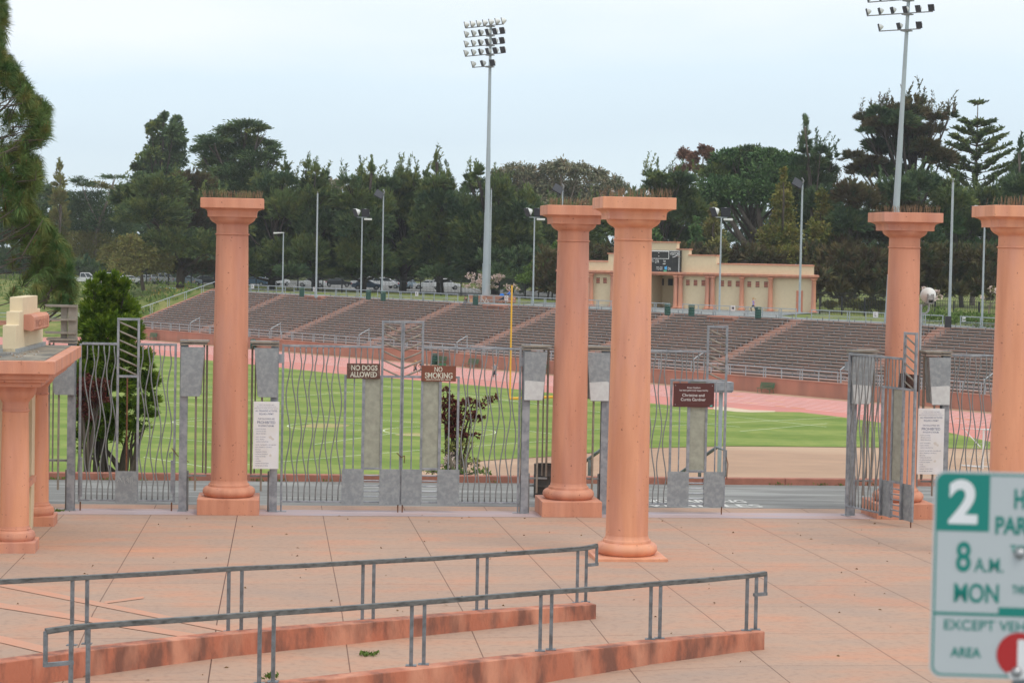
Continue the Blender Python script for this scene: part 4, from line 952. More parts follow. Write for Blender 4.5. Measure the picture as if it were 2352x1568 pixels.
for px in wx:
    x = bx(px); mb = MB(); mb.bb(x - .24, x + .24, -.012, .0, 2.72, 3.38); wv = mb.obj('window', 'window_terra', BD)
    f = MB(); z0, z1 = 2.70, 3.42
    f.bb(x - .30, x - .24, -.06, -.001, z0, z1); f.bb(x + .24, x + .30, -.06, -.001, z0, z1); f.bb(x - .24, x + .24, -.06, -.001, z1 - .04, z1); f.bb(x - .24, x + .24, -.075, -.001, z0 - .04, z0 + .02); f.obj('frame', 'cream', wv)
    s_ = MB()
    for k in range(3): s_.bb(x - .23, x + .23, -.03, -.014, 2.82 + k * .18, 2.90 + k * .18)
    s_.obj('louvres', 'door_terra', wv)
cx_ = [1361, 1555, 1566, 1627.6, 1639.5, 1706.6, 1772.5, 1871.8, 1410, 1486.5, 1475]
for px in cx_:
    x = bx(px); mb = MB(); mb.bb(x - .42, x + .42, -.82, -.02, 0, .10)
    mb.lathe([(.36, .101), (.38, .16), (.33, .24), (.30, .30), (.27, .9), (.25, 2.2), (.24, 3.3), (.28, 3.36), (.28, 3.42), (.24, 3.43), (.24, 3.55), (.34, 3.70), (.38, 3.72), (.38, 3.836)], 20, (x, -.42)); mb.obj('porch_column', 'terra', BD, smooth=2)
for a, b, y in ((1829.7, 1844.5, 0), (1496.5, 1507, 4)):
    x0, x1 = bx(a, y), bx(b, y); mb = MB(); mb.bb(x0, x1, y - .05, y - .003, 0, 2.45); dd = mb.obj('door', 'door_terra', BD); h = MB(); h.bb(x0 + .08, x0 + .13, y - .1, y - .051, 1, 1.15); h.obj('handle', 'steel', dd)
for px in (1519, 1540):
    x = bx(px, 4); mb = MB(); mb.bb(x - .3, x + .3, 3.94, 3.997, 2.6, 3.4); mb.obj('window', 'lens', BD)
mb = MB(); mb.bb(xl - 1.5, xr + 1.5, -1.6, 0, -.25, .004); mb.obj('porch_slab', 'path', BD)
# scoreboard
sx0, sx1 = bx(1466), bx(1565); SBw = sx1 - sx0; z0 = bzz(1516, 627); z1 = bzz(1516, 574.5)
SB = thing('scoreboard', 'black football scoreboard with white lettering on the parapet of the field house', 'scoreboard', B0 + Vector((math.cos(BY) * sx0 + math.sin(BY) * .55, math.sin(BY) * sx0 - math.cos(BY) * .55, z0)), BY)
H = z1 - z0; sbx = lambda q: bx((2550 + q / 9.408) / 1.7415) - sx0; sbz = lambda q: H * (1 - (q - 350) / 895.0)
mb = MB(); mb.bb(0, SBw, 0, .45, 0, H); mb.obj('cabinet', 'black', SB)
def frame(x0, x1, z0, z1, w_, name, c='white_text', y=-.02):
    mb = MB(); mb.bb(x0, x1, y, -.003, z0, z0 + w_); mb.bb(x0, x1, y, -.003, z1 - w_, z1); mb.bb(x0, x0 + w_, y, -.003, z0 + w_, z1 - w_); mb.bb(x1 - w_, x1, y, -.003, z0 + w_, z1 - w_); mb.obj(name, c, SB)
frame(SBw - sbx(1615), sbx(1615), sbz(1235), sbz(360), .07, 'white_border'); frame(sbx(460), sbx(1225), sbz(690), sbz(385), .06, 'clock_border')
def st_(s, q0, q1, y0, y1): text(SB, s, (sbx(q0) + sbx(q1)) / 2, sbz(y1), abs(sbz(y0) - sbz(y1)), 'white_text', y=-.02, width=sbx(q1) - sbx(q0), bold=.008)
st_('VISITOR', 1268, 1590, 420, 540); st_('TOL', 550, 655, 728, 815); st_('QTR', 700, 855, 735, 845); st_('TOL', 1010, 1112, 738, 822); st_('TO GO', 765, 990, 1000, 1115); st_('ON', 1188, 1303, 1010, 1120)
st_('HOME', 120, 400, 420, 540); st_('DOWN', 200, 455, 985, 1100)
dg_ = MB()
def seg8(x, z, w_, h):
    for a in (0, h / 2, h): dg_.bb(x, x + w_, -.012, -.003, z + a - .02, z + a + .02)
    for a in (x, x + w_): dg_.bb(a - .02, a + .02, -.012, -.003, z, z + h)
for q in (590, 720, 895, 1030): seg8(sbx(q), sbz(610), .28, .55)
for q, z in ((1350, 820), (1470, 820), (1350, 1150), (1480, 1150), (540, 1140), (665, 1140), (150, 820), (280, 820)): seg8(sbx(q), sbz(z), .26, .55)
dg_.obj('digit_windows', solid('dim_digit', (.05, .05, .045)), SB)
mb = MB(); 
for z in (455, 590): mb.bb(sbx(828), sbx(852), -.02, -.003, sbz(z) - .06, sbz(z) + .06)
mb.bb(sbx(1000), sbx(1100), -.015, -.003, sbz(895), sbz(865)); mb.bb(sbx(1600), sbx(1620), -.015, -.003, sbz(1230), sbz(1195)); mb.obj('colon_dots', 'white_text', SB)
mb = MB(); mb.prism([(sbx(1065), sbz(1085)), (sbx(1155), sbz(1110)), (sbx(1155), sbz(960)), (sbx(1110), sbz(985)), (sbx(1065), sbz(1000))], -.02, -.003); mb.obj('blue_sponsor_patch', solid('sky_blue', (.09, .42, .80)), SB)
mb = MB(); mb.bb(sbx(1035), sbx(1150), -.022, -.004, sbz(1188), sbz(1122)); mb.obj('green_sponsor_patch', solid('patch_green', (.1, .45, .26)), SB)
mb = MB(); mb.tube([(sbx(1460), -.9, sbz(625)), (sbx(1590), -.6, sbz(560)), (sbx(1650), -.1, sbz(600))], .05, 6); mb.obj('lamp_arm', 'steel', SB)

# ================================================================== LIGHTS ON POLES
def flood(parent, p, aim, size=.62, dome=True):
    """box shaped floodlight: p local position, aim local direction"""
    d = Vector(aim).normalized(); q = d.to_track_quat('Z', 'Y').to_matrix().to_4x4(); Mx = Matrix.Translation(p) @ q
    mb = MB(); n = 16
    mb.lathe([(size * .14, -size * .62), (size * .22, -size * .52), (size * .40, -size * .30), (size * .50, -size * .08), (size * .52, 0), (size * .50, .02)], n)
    mb.v = [tuple(Mx @ Vector(v)) for v in mb.v]; o = mb.obj('floodlight', 'lampwhite', parent, smooth=2)
    m2 = MB(); m2.box((0, 0, .05), (size * 1.0, size * 1.0, .07)); m2.v = [tuple(Mx @ Vector(v)) for v in m2.v]; m2.obj('visor', 'lens', o)
    return o
def tall_mast(loc, label, lean, rows, h=34.6):
    t = thing('floodlight_mast', label, 'light mast', loc, SY, 'tall stadium floodlight masts'); t.rotation_euler = (0, lean, SY) if False else (0, 0, SY)
    if lean:
        t.rotation_euler = (Matrix.Rotation(lean, 3, 'Y') @ Matrix.Rotation(SY, 3, 'Z')).to_euler()
    mb = MB(); mb.tube([(0, 0, -.2), (0, 0, 4.6)], [.50, .48], 12); mb.tube([(0, 0, 4.6), (0, 0, 4.7)], .51, 12); mb.tube([(0, 0, 4.7), (0, 0, 11), (0, 0, 11.01), (0, 0, 19), (0, 0, 19.01), (0, 0, h)], [.43, .355, .335, .255, .24, .15], 12); mb.obj('mast', 'mast', t, smooth=2)
    for (z, x0, x1, n) in rows:
        b = MB(); b.bb(x0, x1, -.35, -.25, z - .05, z + .05); b.bb(-.5, .5, -.35, .3, z - .14, z - .02); b.obj('crossbar', 'galv_bar', t)
        for k in range(n):
            x = x0 + .1 + (x1 - x0 - .2) * k / (n - 1); a = -.9 + 1.05 * k / (n - 1)
            if n == 7: a = -1.15
            flood(t, (x, -.42, z + .38), (a, -1, -.38), .80 if loc.x < 10 else .66)
    return t
tm = at(1115.5, 693, .2)
tall_mast(tm, 'tall pale floodlight mast with five rows of lamps, in the centre of the view', 0,
          [(33.9, -4.6, 2.9, 7), (32.75, -4.6, 2.9, 6), (31.55, -4.6, 2.9, 6), (30.4, -4.6, 3.1, 6), (28.95, -3.1, 1.1, 3)])
mb = MB(); mb.bb(-2.0, 4.3, -1.2, 1.2, 0, .82); o = mb.obj('concrete_footing', 'wallc'); o.location = tm + SN * .1; o.rotation_euler = (0, 0, SY); tag(o, 'low terracotta block at the foot of the central mast', 'footing'); tm.z = 1.0
t2 = at(2043, 740, .2)
tall_mast(t2, 'tall pale floodlight mast rising behind the right column, slightly leaning', .033, [(33.0, -5.0, 3.2, 6), (31.7, -5.0, 3.2, 6), (30.35, -5.0, 3.4, 6), (28.75, -3.3, 2.0, 3)])
def pole(px, py, ptop, kind, label, r=.11, z=.2, group='slender light poles along the grandstand rim', cyl=False):
    b = at(px, py, z); t = thing('light_pole', label, 'light pole', b, 0, group); s = F / b.y
    h = (py - ptop) / s * 1.0
    mb = MB(); mb.tube([(0, 0, -.2), (0, 0, h)], [r, r * .72], 10); mb.bb(-r * 1.6, r * 1.6, -r * 1.6, r * 1.6, -.05, .12); mb.obj('pole', 'palerail', t, smooth=2)
    if kind == 'twin':
        b2 = MB(); b2.tube([(-.75, 0, h + .3), (-.6, 0, h + .02), (.6, 0, h + .02), (.75, 0, h + .35)], .05, 6); b2.obj('yoke', 'palerail', t)
        b3 = MB(); b3.bb(.25, 1.25, -.25, .25, h - .32, h - .08); b3.obj('street_light_box', 'lampwhite', t, bevel=.05)
        flood(t, (-.85, -.1, h + .6), (-.9, -.5, -.45), 1.05); flood(t, (.45, -.2, h + .6), (-.15, -1, -.35), 1.05)
    elif kind == 'dark':
        p = MB(); Mx = Matrix.Translation((-.55, -.1, h + .05)) @ Matrix.Rotation(.5, 4, 'Y') @ Matrix.Rotation(-.5, 4, 'X'); p.box((0, 0, 0), (1.15, .25, .95)); p.v = [tuple(Mx @ Vector(v)) for v in p.v]; p.obj('flood_panel', 'lens', t, bevel=.03)
        a = MB(); a.tube([(0, 0, h), (.12, 0, h + .35), (-.1, 0, h + .65)], .10, 6); a.obj('lamp_bracket', 'galv_bar', t)
    elif kind == 'street':
        b3 = MB(); b3.prism([(-1.35, h - .1), (.1, h + .02), (.1, h + .14), (-1.35, h + .12)], -.2, .2); b3.obj('street_light_head', 'lampwhite', t, bevel=.03)
    elif kind == 'cap':
        b3 = MB(); b3.tube([(0, 0, h), (0, 0, h + .25)], r * .5, 8); b3.obj('pole_cap', 'galv_bar', t)
    return t
pole(232, 618, 530, 'street', 'short street light over the parked cars at the far left', z=.2)
pole(649, 672, 536, 'street', 'short light pole with one flat head, right of the leftmost column')
pole(726, 681, 445, 'cap', 'bare thin pole between the flat headed light and the twin lamps', r=.13)
pole(829, 683, 500, 'twin', 'light pole with twin white lamps, left of the central mast')
pole(877, 684, 448, 'dark', 'light pole with a dark flood panel, left of the central mast')
pole(1124, 688, 437, 'cap', 'bare thin pole right behind the central mast', r=.12)
pole(1224, 700, 500, 'twin', 'light pole with twin white lamps, right of the central mast')
pole(1287, 705, 436, 'dark', 'light pole with a dark flood panel, above the middle column')
pole(1652, 717, 500, 'twin', 'light pole with twin white lamps before the field house')
pole(1836, 719, 423, 'dark', 'light pole with a dark flood panel at the right end of the field house', r=.14)
pole(2180, 748, 420, 'cap', 'thick bare pole on a dark base block, right of the right column', r=.15)
pole(2255, 752, 500, 'twin', 'light pole with twin lamps beside the right edge column')
b = at(2177, 752, .2); mb = MB(); mb.bb(-.28, .28, -.25, .25, 0, 1.05); o = mb.obj('electric_box', 'iron', bevel=.02); o.location = b; tag(o, 'dark utility box at the foot of the thick bare pole', 'utility box')
# floodlight with its back to us beside the right column
u, _ = plane(2103, 1150, G(0, .5), GY)
t = thing('round_floodlight_pole', 'round white floodlight on a slim pole beside the right column', 'light pole', G(u, .5, 0), GY)
mb = MB(); mb.tube([(0, 0, 0), (0, 0, 5.35)], .038, 10); mb.obj('pole', 'palerail', t, smooth=2)
mb = MB(); mb.tube([(0, 0, 5.12), (.12, 0, 5.12), (.19, 0, 5.17), (.21, 0, 5.25), (.21, 0, 5.36)], .024, 8); mb.obj('arm', 'palerail', t, smooth=2)
mb = MB(); mb.lathe([(.03, -.16), (.09, -.14), (.16, -.08), (.19, -.02), (.20, 0), (.20, .03), (.18, .035)], 28); Mx = Matrix.Translation((.20, .05, 5.58)) @ Matrix.Rotation(math.radians(-78), 4, 'X') @ Matrix.Rotation(.2, 4, 'Y'); mb.v = [tuple(Mx @ Vector(v)) for v in mb.v]; mb.obj('lamp_shell', 'lampwhite', t, smooth=2)
mb = MB(); mb.bb(.135, .275, -.19, -.09, 5.47, 5.59); mb.bb(.13, .14, -.2, .05, 5.38, 5.62); mb.bb(.27, .28, -.2, .05, 5.38, 5.62); mb.bb(.14, .27, -.2, .05, 5.37, 5.39); mb.obj('ballast_box', 'flashing', t, bevel=.006)
mb = MB(); mb.tube([(.20, -.19, 5.62), (.28, -.18, 5.5), (.27, -.05, 5.2), (.23, 0, 4.9), (.2, .0, 4.6), (.04, 0, 4.4)], .006, 5); mb.obj('cable', 'black', t)

# ================================================================== SMALL OBJECTS OF THE GROUNDS
def park_bench(p, rz, label):
    t = thing('park_bench', label, 'bench', p, rz, 'green slatted benches by the track')
    mb = MB(); 
    for k in range(4): mb.bb(-.9, .9, -.22 + k * .12, -.13 + k * .12, .43, .46)
    mb.obj('seat', 'green_paint', t); mb = MB()
    for k in range(4): mb.box((0, .27 + k * .03, .56 + k * .12), (1.8, .03, .09))
    mb.obj('backrest', 'green_paint', t); mb = MB()
    for x in (-.75, .75):
        mb.tube([(x, -.2, 0), (x, -.18, .43), (x, .22, .43), (x, .38, .95)], .025, 6); mb.tube([(x, .36, 0), (x, .22, .43)], .025, 6); mb.tube([(x, 0, .2), (x * .3, 0, .42)], .018, 5)
    mb.obj('frame', 'green_paint', t)
for px, py, l in ((369, 781, 'green bench against the wall at the far left of the track'), (1017, 838, 'green bench against the wall above the NO SMOKING sign, left of two'), (1061, 845, 'green bench against the wall, right neighbour of the one above the sign'),
                  (1160, 860, 'green bench against the wall left of the yellow goal post'), (1772, 902, 'green bench against the wall between plaque gate and open gate')):
    p = at(px, py, FZ + .02); a = (p.xy - Vector(W0)).dot(ST.xy); q = W(a, -.75, FZ + .02); park_bench(q, SY, l)
def litter_bin(p, label, s=1.0):
    t = thing('litter_bin', label, 'bin', p, 0, 'dark green litter bins'); mb = MB(); z = 0; pr = [(.26, 0)]
    for k in range(4): pr += [(.28, .05 + k * .24), (.30, .08 + k * .24), (.30, .16 + k * .24), (.275, .2 + k * .24)]
    mb.lathe([(r * 1.05 * s, z * s) for r, z in pr], 20); mb.obj('drum', 'bin_green', t, smooth=2)
    mb = MB(); mb.lathe([(.33 * s, .97 * s), (.34 * s, 1.0 * s), (.30 * s, 1.08 * s), (.14 * s, 1.12 * s)], 20); mb.obj('lid', 'bin_green', t, smooth=2)
for px, py, l in ((693, 681, 'under the rail right of the leftmost column'), (846, 688, 'between the twin lamp pole and the dark flood pole'), (880, 691, 'at the foot of the dark flood pole'), (1092, 700, 'behind the seated person'), (1533, 724, 'at the dark porch of the field house'), (1588, 726, 'before the field house, left of the pole'), (1741, 731, 'beside the woman running on the rim')):
    litter_bin(at(px, py, .22), 'dark green litter bin ' + l, 1.05)
for px, py, l in ((585, 801, 'just right of the leftmost column'), (950, 838, 'behind the two runners')):
    p = at(px, py, FZ + .02); a = (p.xy - Vector(W0)).dot(ST.xy); litter_bin(W(a, -.6, FZ + .02), 'dark green litter bin against the track wall ' + l, 1.1)
# street drum by the gate
p = at(1250, 1141, 0); t = thing('oil_drum', 'rusty black oil drum behind the gate, left of the middle column', 'drum', (p.x, p.y, 0))
mb = MB(); pr = [(.28, 0), (.29, .01), (.285, .03), (.285, .28), (.296, .30), (.285, .32), (.285, .57), (.296, .59), (.285, .61), (.285, .86), (.295, .88), (.285, .885), (.27, .87), (.268, .2)]
mb.lathe(pr, 32); mb.obj('drum', mat('sooty_drum', (.022, .022, .02), .6, (.05, .035, .025), 5), t, smooth=2); mb = MB(); mb.bb(-.4, -.27, -.06, .02, .28, .34); mb.obj('foot_lever', 'galv_bar', t)
# goal post
g1 = at(1172, 1047, FZ); s = F / g1.y
p0, p1 = dist(1172, 915, g1.y), dist(1478, 903, g1.y * .985); t = thing('goal_post', 'yellow gridiron goal post at the near end of the turf', 'goal post', (0, 0, 0))
tp = plane(1181, 655, p0, 0); mb = MB(); mb.tube([p0 - Vector((.02, 0, .02)), Vector((p0.x - .03, p0.y, CAMZ + (577 - 655) / s * 1.0 + .0))], .052, 10); mb.tube([p1, p1 + Vector((0, 0, 6.1))], .052, 10); mb.obj('uprights', 'yellow', t, smooth=2)
mb = MB(); mb.tube([p0 - Vector((.08, 0, 0)), p1 + Vector((.08, 0, 0))], .085, 10); mb.obj('crossbar', 'yellow', t, smooth=2)
pm = (p0 + p1) / 2 + Vector((.05, 0, 0)); mb = MB(); mb.tube([pm, pm - Vector((0, 1.4, .5)), Vector((pm.x, pm.y - 1.8, FZ + 1.8)), Vector((pm.x, pm.y - 1.8, FZ))], .11, 12); mb.obj('support_post', 'yellow', t, smooth=2)
# portable white goal
gb = at(2257, 1076, FZ); sg = F / gb.y; t = thing('soccer_goal', 'white portable soccer goal on the dirt at the right', 'soccer goal', gb, 0)
gx = lambda px, py: dist(px, py, gb.y) - gb
mb = MB(); mb.tube([(0, 0, 0), (0, 0, 2.38)], .06, 8); mb.tube([(0, 0, 2.38), (6.6, -2.9, 2.44), (6.6, -2.9, 0)], .06, 8); mb.obj('front_frame', 'white', t, smooth=2)
mb = MB()
for b in ((0, 0), (6.6, -2.9)): mb.tube([(b[0], b[1], 2.38), (b[0] - 1.2, b[1] + .4, 2.42), (b[0] - .15, b[1] + .1, 1.3)], .035, 6); mb.tube([(b[0], b[1], .08), (b[0] - 1.1, b[1] + .9, .1)], .04, 6)
mb.tube([(-1.1, .9, .1), (5.5, -2.0, .1)], .04, 6); mb.obj('rear_frame', 'white', t, smooth=2)
mb = MB()
for k in range(20):
    q = k / 19; mb.tube([(6.6 * q, -2.9 * q, 2.38), (6.6 * q - 1.1, -2.9 * q + .9, .1)], .006, 3, cap=False)
for k in range(9):
    q = k / 8; mb.tube([(-1.1 * q, .9 * q, 2.38 - 2.28 * q), (6.6 - 1.1 * q, -2.9 + .9 * q, 2.38 - 2.28 * q)], .006, 3, cap=False)
mb.obj('net', 'white', t, fix=False)
# lamp post and stair rail down to the field, behind the plaque gate
u, _ = plane(1653, 1100, G(0, 9.2), GY)
t = thing('field_light_post', 'pale post with a flat lamp box behind the plaque gate', 'light pole', G(u, 9.2, -.3), GY)
mb = MB(); mb.bb(-.07, .03, -.05, .05, 0, 2.75 + .3 ); mb.obj('post', 'palerail', t); mb = MB(); mb.bb(-.42, .30, -.25, .25, 2.58 + .28, 2.82 + .28); mb.prism([(-.38, 2.80), (.26, 2.80), (.30, 2.859), (-.42, 2.859)], -.22, .22); mb.obj('lamp_box', 'galv', t)
for px, l in ((1640, 'pale steel stair rail going down behind the plaque gate'), (1385, 'pale steel stair rail going down behind the front column')):
    u, _ = plane(px + 25, 1090, G(0, 8.2), GY); t = thing('stair_rail', l, 'railing', G(u, 8.2, 0), GY)
    mb = MB(); mb.tube([(0, 0, -.2), (0, 0, .88), (-.22, .2, .95), (-1.15, 1.2, .05), (-1.15, 1.2, -.6)], .05, 6); mb.tube([(-.62, .62, -.5), (-.62, .62, .52)], .05, 6); mb.obj('rail', 'railpost', t)
# short tennis style board on the track
p = at(1014, 875, FZ); t = thing('track_sign', 'small green board on a stake beside the track', 'sign', p); mb = MB(); mb.tube([(0, 0, 0), (0, 0, 1.6)], .03, 6); mb.obj('stake', 'iron', t); mb = MB(); mb.bb(-.42, .42, -.04, 0, 1.1, 1.75); mb.obj('board', 'green_paint', t)
# small fittings on the right of the rim
for px, py, w_, h, l in ((2214, 738, .4, .5, 'small white round lamp on the low wall'), (2300, 742, .5, .8, 'white marker box on the low wall')):
    p = at(px, py, .6); mb = MB(); mb.lathe([(w_ / 2, 0), (w_ / 2, h * .8), (w_ / 4, h)], 12); o = mb.obj('wall_lamp', 'white', smooth=2); o.location = p; tag(o, l, 'lamp')
t = thing('planter_wall', 'low terracotta planter wall on the rim at the right', 'wall', W(39, 22, .2), SY); mb = MB(); mb.bb(0, 40, 0, .4, 0, .55); mb.obj('wall_face', 'wallc', t)

# ================================================================== PARKING SIGN CLOSE TO THE CAMERA
sc_ = 1035.0; D_ = F / sc_
pt = dist(2146, 1080, D_); pb = dist(2134, 1553, D_)
yawS = -math.radians(4)
SG = thing('parking_sign', 'green and white two hour parking sign on a pole close to the camera, lower right', 'sign', pb, yawS)
SW, SHh = .3048, (pt.z - pb.z)
kx = lambda q, y=0: ((q - (95 - 40 * (y - 60) / 1480.0)) / 3.098 / sc_)
kz = lambda y: SHh * (1 - (y - 62) / 1466.0)
def rrect(x0, x1, z0, z1, r, n=6):
    P = []
    for cx, cz, a0 in ((x1 - r, z0 + r, -90), (x1 - r, z1 - r, 0), (x0 + r, z1 - r, 90), (x0 + r, z0 + r, 180)):
        for k in range(n + 1): a = math.radians(a0 + 90 * k / n); P.append((cx + r * math.cos(a), cz + r * math.sin(a)))
    return P
mb = MB(); mb.prism(rrect(0, SW, 0, SHh, .025), 0, .002); mb.obj('plate', 'signwhite', SG)
mb = MB(); o_ = rrect(.005, SW - .005, .005, SHh - .005, .021); i_ = rrect(.0085, SW - .0085, .0085, SHh - .0085, .018)
for k in range(len(o_)): a, b = o_[k], o_[(k + 1) % len(o_)]; c, d = i_[(k + 1) % len(o_)], i_[k]; mb.face([(a[0], -.0006, a[1]), (b[0], -.0006, b[1]), (c[0], -.0006, c[1]), (d[0], -.0006, d[1])])
mb.obj('green_border', 'signgreen', SG, fix=False)
mb = MB(); P = [(.0065, kz(485)), (kx(478, 485), kz(485)), (kx(488, 80), kz(78)), (.030, kz(78)), (.013, kz(92)), (.0065, kz(125))]; mb.face([(a, -.0009, b) for a, b in P]); mb.obj('green_square', 'signgreen', SG, fix=False)
mb = MB(); mb.face([(.005, -.0009, kz(1082)), (SW - .005, -.0009, kz(1082)), (SW - .005, -.0009, kz(1062)), (.005, -.0009, kz(1062))]); mb.face([(kx(545, 1050), -.0011, kz(1068)), (SW - .006, -.0011, kz(1068)), (SW - .006, -.0011, kz(1018)), (kx(545, 1050), -.0011, kz(1018))]); mb.obj('green_bars', 'signgreen', SG, fix=False)
def sgt(s, q0, q1, y0, y1, m='signgreen', align='C', bold=.02, y=-.0012):
    x0, x1 = kx(q0, y1), kx(q1, y1); text(SG, s, (x0 + x1) / 2, kz(y1), kz(y0) - kz(y1), m, y=y, width=x1 - x0, bold=bold)
sgt('2', 190, 395, 135, 420, 'white', bold=.035, y=-.0014); sgt('HOUR', 655, 985, 182, 312, bold=.03); sgt('PARKING', 522, 1055, 378, 495, bold=.03); sgt('TO', 625, 740, 575, 622); sgt('8', 243, 348, 565, 765, bold=.02); sgt('A.M.', 372, 578, 672, 770, bold=.01)
sgt('6', 770, 870, 572, 772); sgt('P.M.', 885, 1060, 680, 778, bold=.01); sgt('MON', 230, 545, 858, 985, bold=.02); sgt('THRU', 640, 760, 860, 918); sgt('FRI', 800, 1030, 865, 990); sgt('EXCEPT VEHICLES', 160, 990, 1115, 1185, bold=.01); sgt('AREA', 205, 420, 1312, 1378, bold=.02); sgt('PERMITS', 870, 1040, 1320, 1385)
rc = (kx(690, 1350), kz(1350)); mb = MB(); mb.face([(rc[0] + .0495 * math.cos(k * math.tau / 40), -.0014, rc[1] + .0495 * math.sin(k * math.tau / 40)) for k in range(40)]); mb.obj('red_disc', 'signred', SG, fix=False)
sgt('J', 610, 765, 1255, 1450, 'white', bold=.05, y=-.0018)
for q, y in ((695, 632), (672, 1475)):
    mb = MB(); c = (kx(q, y), kz(y)); mb.lathe([(.0125, 0), (.0125, .002), (.009, .007), (.004, .010), (.001, .0105)], 20); mb.v = [(c[0] + v[0], -.0015 - v[2], c[1] + v[1]) for v in mb.v]; mb.obj('bolt', 'steel', SG, smooth=2)
mb = MB(); px_ = kx(760, 1400); mb.tube([(px_, .034, -2.45), (px_, .034, SHh - .02)], .03, 16); mb.obj('pole', 'railpost', SG, smooth=2)
# ================================================================== PEOPLE
def skin_mesh(name, V, E, R, m, parent, sub=1):
    me = bpy.data.meshes.new(name); me.from_pydata([tuple(v) for v in V], E, []); o = bpy.data.objects.new(name, me); COL.objects.link(o)
    o.modifiers.new('s', 'SKIN'); d = me.skin_vertices[0].data
    for i, r in enumerate(R): d[i].radius = (r, r) if not isinstance(r, tuple) else r
    d[0].use_root = True
    o.modifiers.new('u', 'SUBSURF').levels = sub; o.modifiers['u'].render_levels = sub
    dg = bpy.context.evaluated_depsgraph_get(); m2 = bpy.data.meshes.new_from_object(o.evaluated_get(dg)); bpy.data.objects.remove(o)
    m2.name = name; m2.materials.clear(); m2.materials.append(M[m]); m2.polygons.foreach_set('use_smooth', [True] * len(m2.polygons))
    o = bpy.data.objects.new(name, m2); COL.objects.link(o); o.parent = parent; return o
def person(label, loc, rz, J, top, bottom, shoes, hair, pony=False, longlegs=False, sleeves=.5, cap=None):
    """J: joints facing +X. L = far side (y>0), R = near side (y<0)."""
    t = thing('person', label, 'person', loc, rz)
    n = ['pel', 'wai', 'che', 'nec', 'hea', 'cro', 'shL', 'elL', 'wrL', 'shR', 'elR', 'wrR', 'hiL', 'knL', 'anL', 'toL', 'hiR', 'knR', 'anR', 'toR']
    rad = dict(pel=.115, wai=.10, che=.125, nec=.048, hea=.085, cro=.07, shL=.055, elL=.04, wrL=.028, shR=.055, elR=.04, wrR=.028, hiL=.085, knL=.055, anL=.038, toL=.028, hiR=.085, knR=.055, anR=.038, toR=.028)
    V = [Vector(J[k]) for k in n]; idx = {k: i for i, k in enumerate(n)}
    E = [(idx[a], idx[b]) for a, b in (('pel', 'wai'), ('wai', 'che'), ('che', 'nec'), ('nec', 'hea'), ('hea', 'cro'), ('che', 'shL'), ('shL', 'elL'), ('elL', 'wrL'), ('che', 'shR'), ('shR', 'elR'), ('elR', 'wrR'), ('pel', 'hiL'), ('hiL', 'knL'), ('knL', 'anL'), ('anL', 'toL'), ('pel', 'hiR'), ('hiR', 'knR'), ('knR', 'anR'), ('anR', 'toR'))]
    R = [rad[k] for k in n]
    for s in 'LR':       # palm, four fingers and a thumb
        w_, e = V[idx['wr' + s]], V[idx['el' + s]]; d = (w_ - e).normalized(); sd = Vector((0, 0, 1)).cross(d); sd = sd.normalized() if sd.length > .1 else Vector((1, 0, 0))
        i0 = len(V); V.append(w_ + d * .07); R.append(.027); E.append((idx['wr' + s], i0))
        for k, l in enumerate((.055, .07, .066, .05)):
            V.append(V[i0] + d * l * .6 + sd * (.027 - .018 * k)); R.append(.009); E.append((i0, len(V) - 1)); V.append(V[-1] + d * l * .4 + Vector((.012, 0, -.018))); R.append(.008); E.append((len(V) - 2, len(V) - 1))
        V.append(w_ + d * .05 + sd * .045); R.append(.010); E.append((idx['wr' + s], len(V) - 1))
    h = V[idx['hea']]; V.append(h + Vector((.095, 0, -.015))); R.append(.016); E.append((idx['hea'], len(V) - 1))   # nose
    skin_mesh('body', V, E, R, 'skin', t)
    # face and ears
    mb = MB()
    for sy in (-1, 1): mb.box(h + Vector((.078, sy * .032, .012)), (.012, .022, .010)); mb.box(h + Vector((0, sy * .086, 0)), (.03, .012, .05))
    mb.box(h + Vector((.080, 0, -.052)), (.008, .042, .010)); mb.obj('face_features', 'darkhair' if hair == 'darkhair' else 'door_terra', t)
    # shirt
    q = sleeves; sv = [J['wai'], J['che'], Vector(J['che']).lerp(Vector(J['nec']), .55), J['shL'], Vector(J['shL']).lerp(Vector(J['elL']), q), J['shR'], Vector(J['shR']).lerp(Vector(J['elR']), q), Vector(J['pel']).lerp(Vector(J['wai']), .3)]
    V2 = [Vector(v) for v in sv]; E2 = [(0, 1), (1, 2), (1, 3), (3, 4), (1, 5), (5, 6), (0, 7)]; R2 = [.122, .142, .062, .068, .056, .068, .056, .135]
    if q >= 1:
        V2 += [Vector(J['wrL']), Vector(J['wrR'])]; E2 += [(4, 8), (6, 9)]; R2 += [.045, .045]
    if q < .2: R2[4] = R2[6] = .05
    skin_mesh('shirt', V2, E2, R2, top, t)
    k = 1.0 if longlegs else .62; V3 = [Vector(J['pel']), Vector(J['hiL']), Vector(J['hiL']).lerp(Vector(J['knL']), k), Vector(J['hiR']), Vector(J['hiR']).lerp(Vector(J['knR']), k), Vector(J['pel']).lerp(Vector(J['wai']), .55)]
    E3 = [(0, 1), (1, 2), (0, 3), (3, 4), (0, 5)]; R3 = [.138, .102, .085 if not longlegs else .062, .102, .085 if not longlegs else .062, .118]
    if longlegs: V3 += [Vector(J['anL']), Vector(J['anR'])]; E3 += [(2, 6), (4, 7)]; R3 += [.048, .048]
    skin_mesh('leggings' if longlegs else 'shorts', V3, E3, R3, bottom, t)
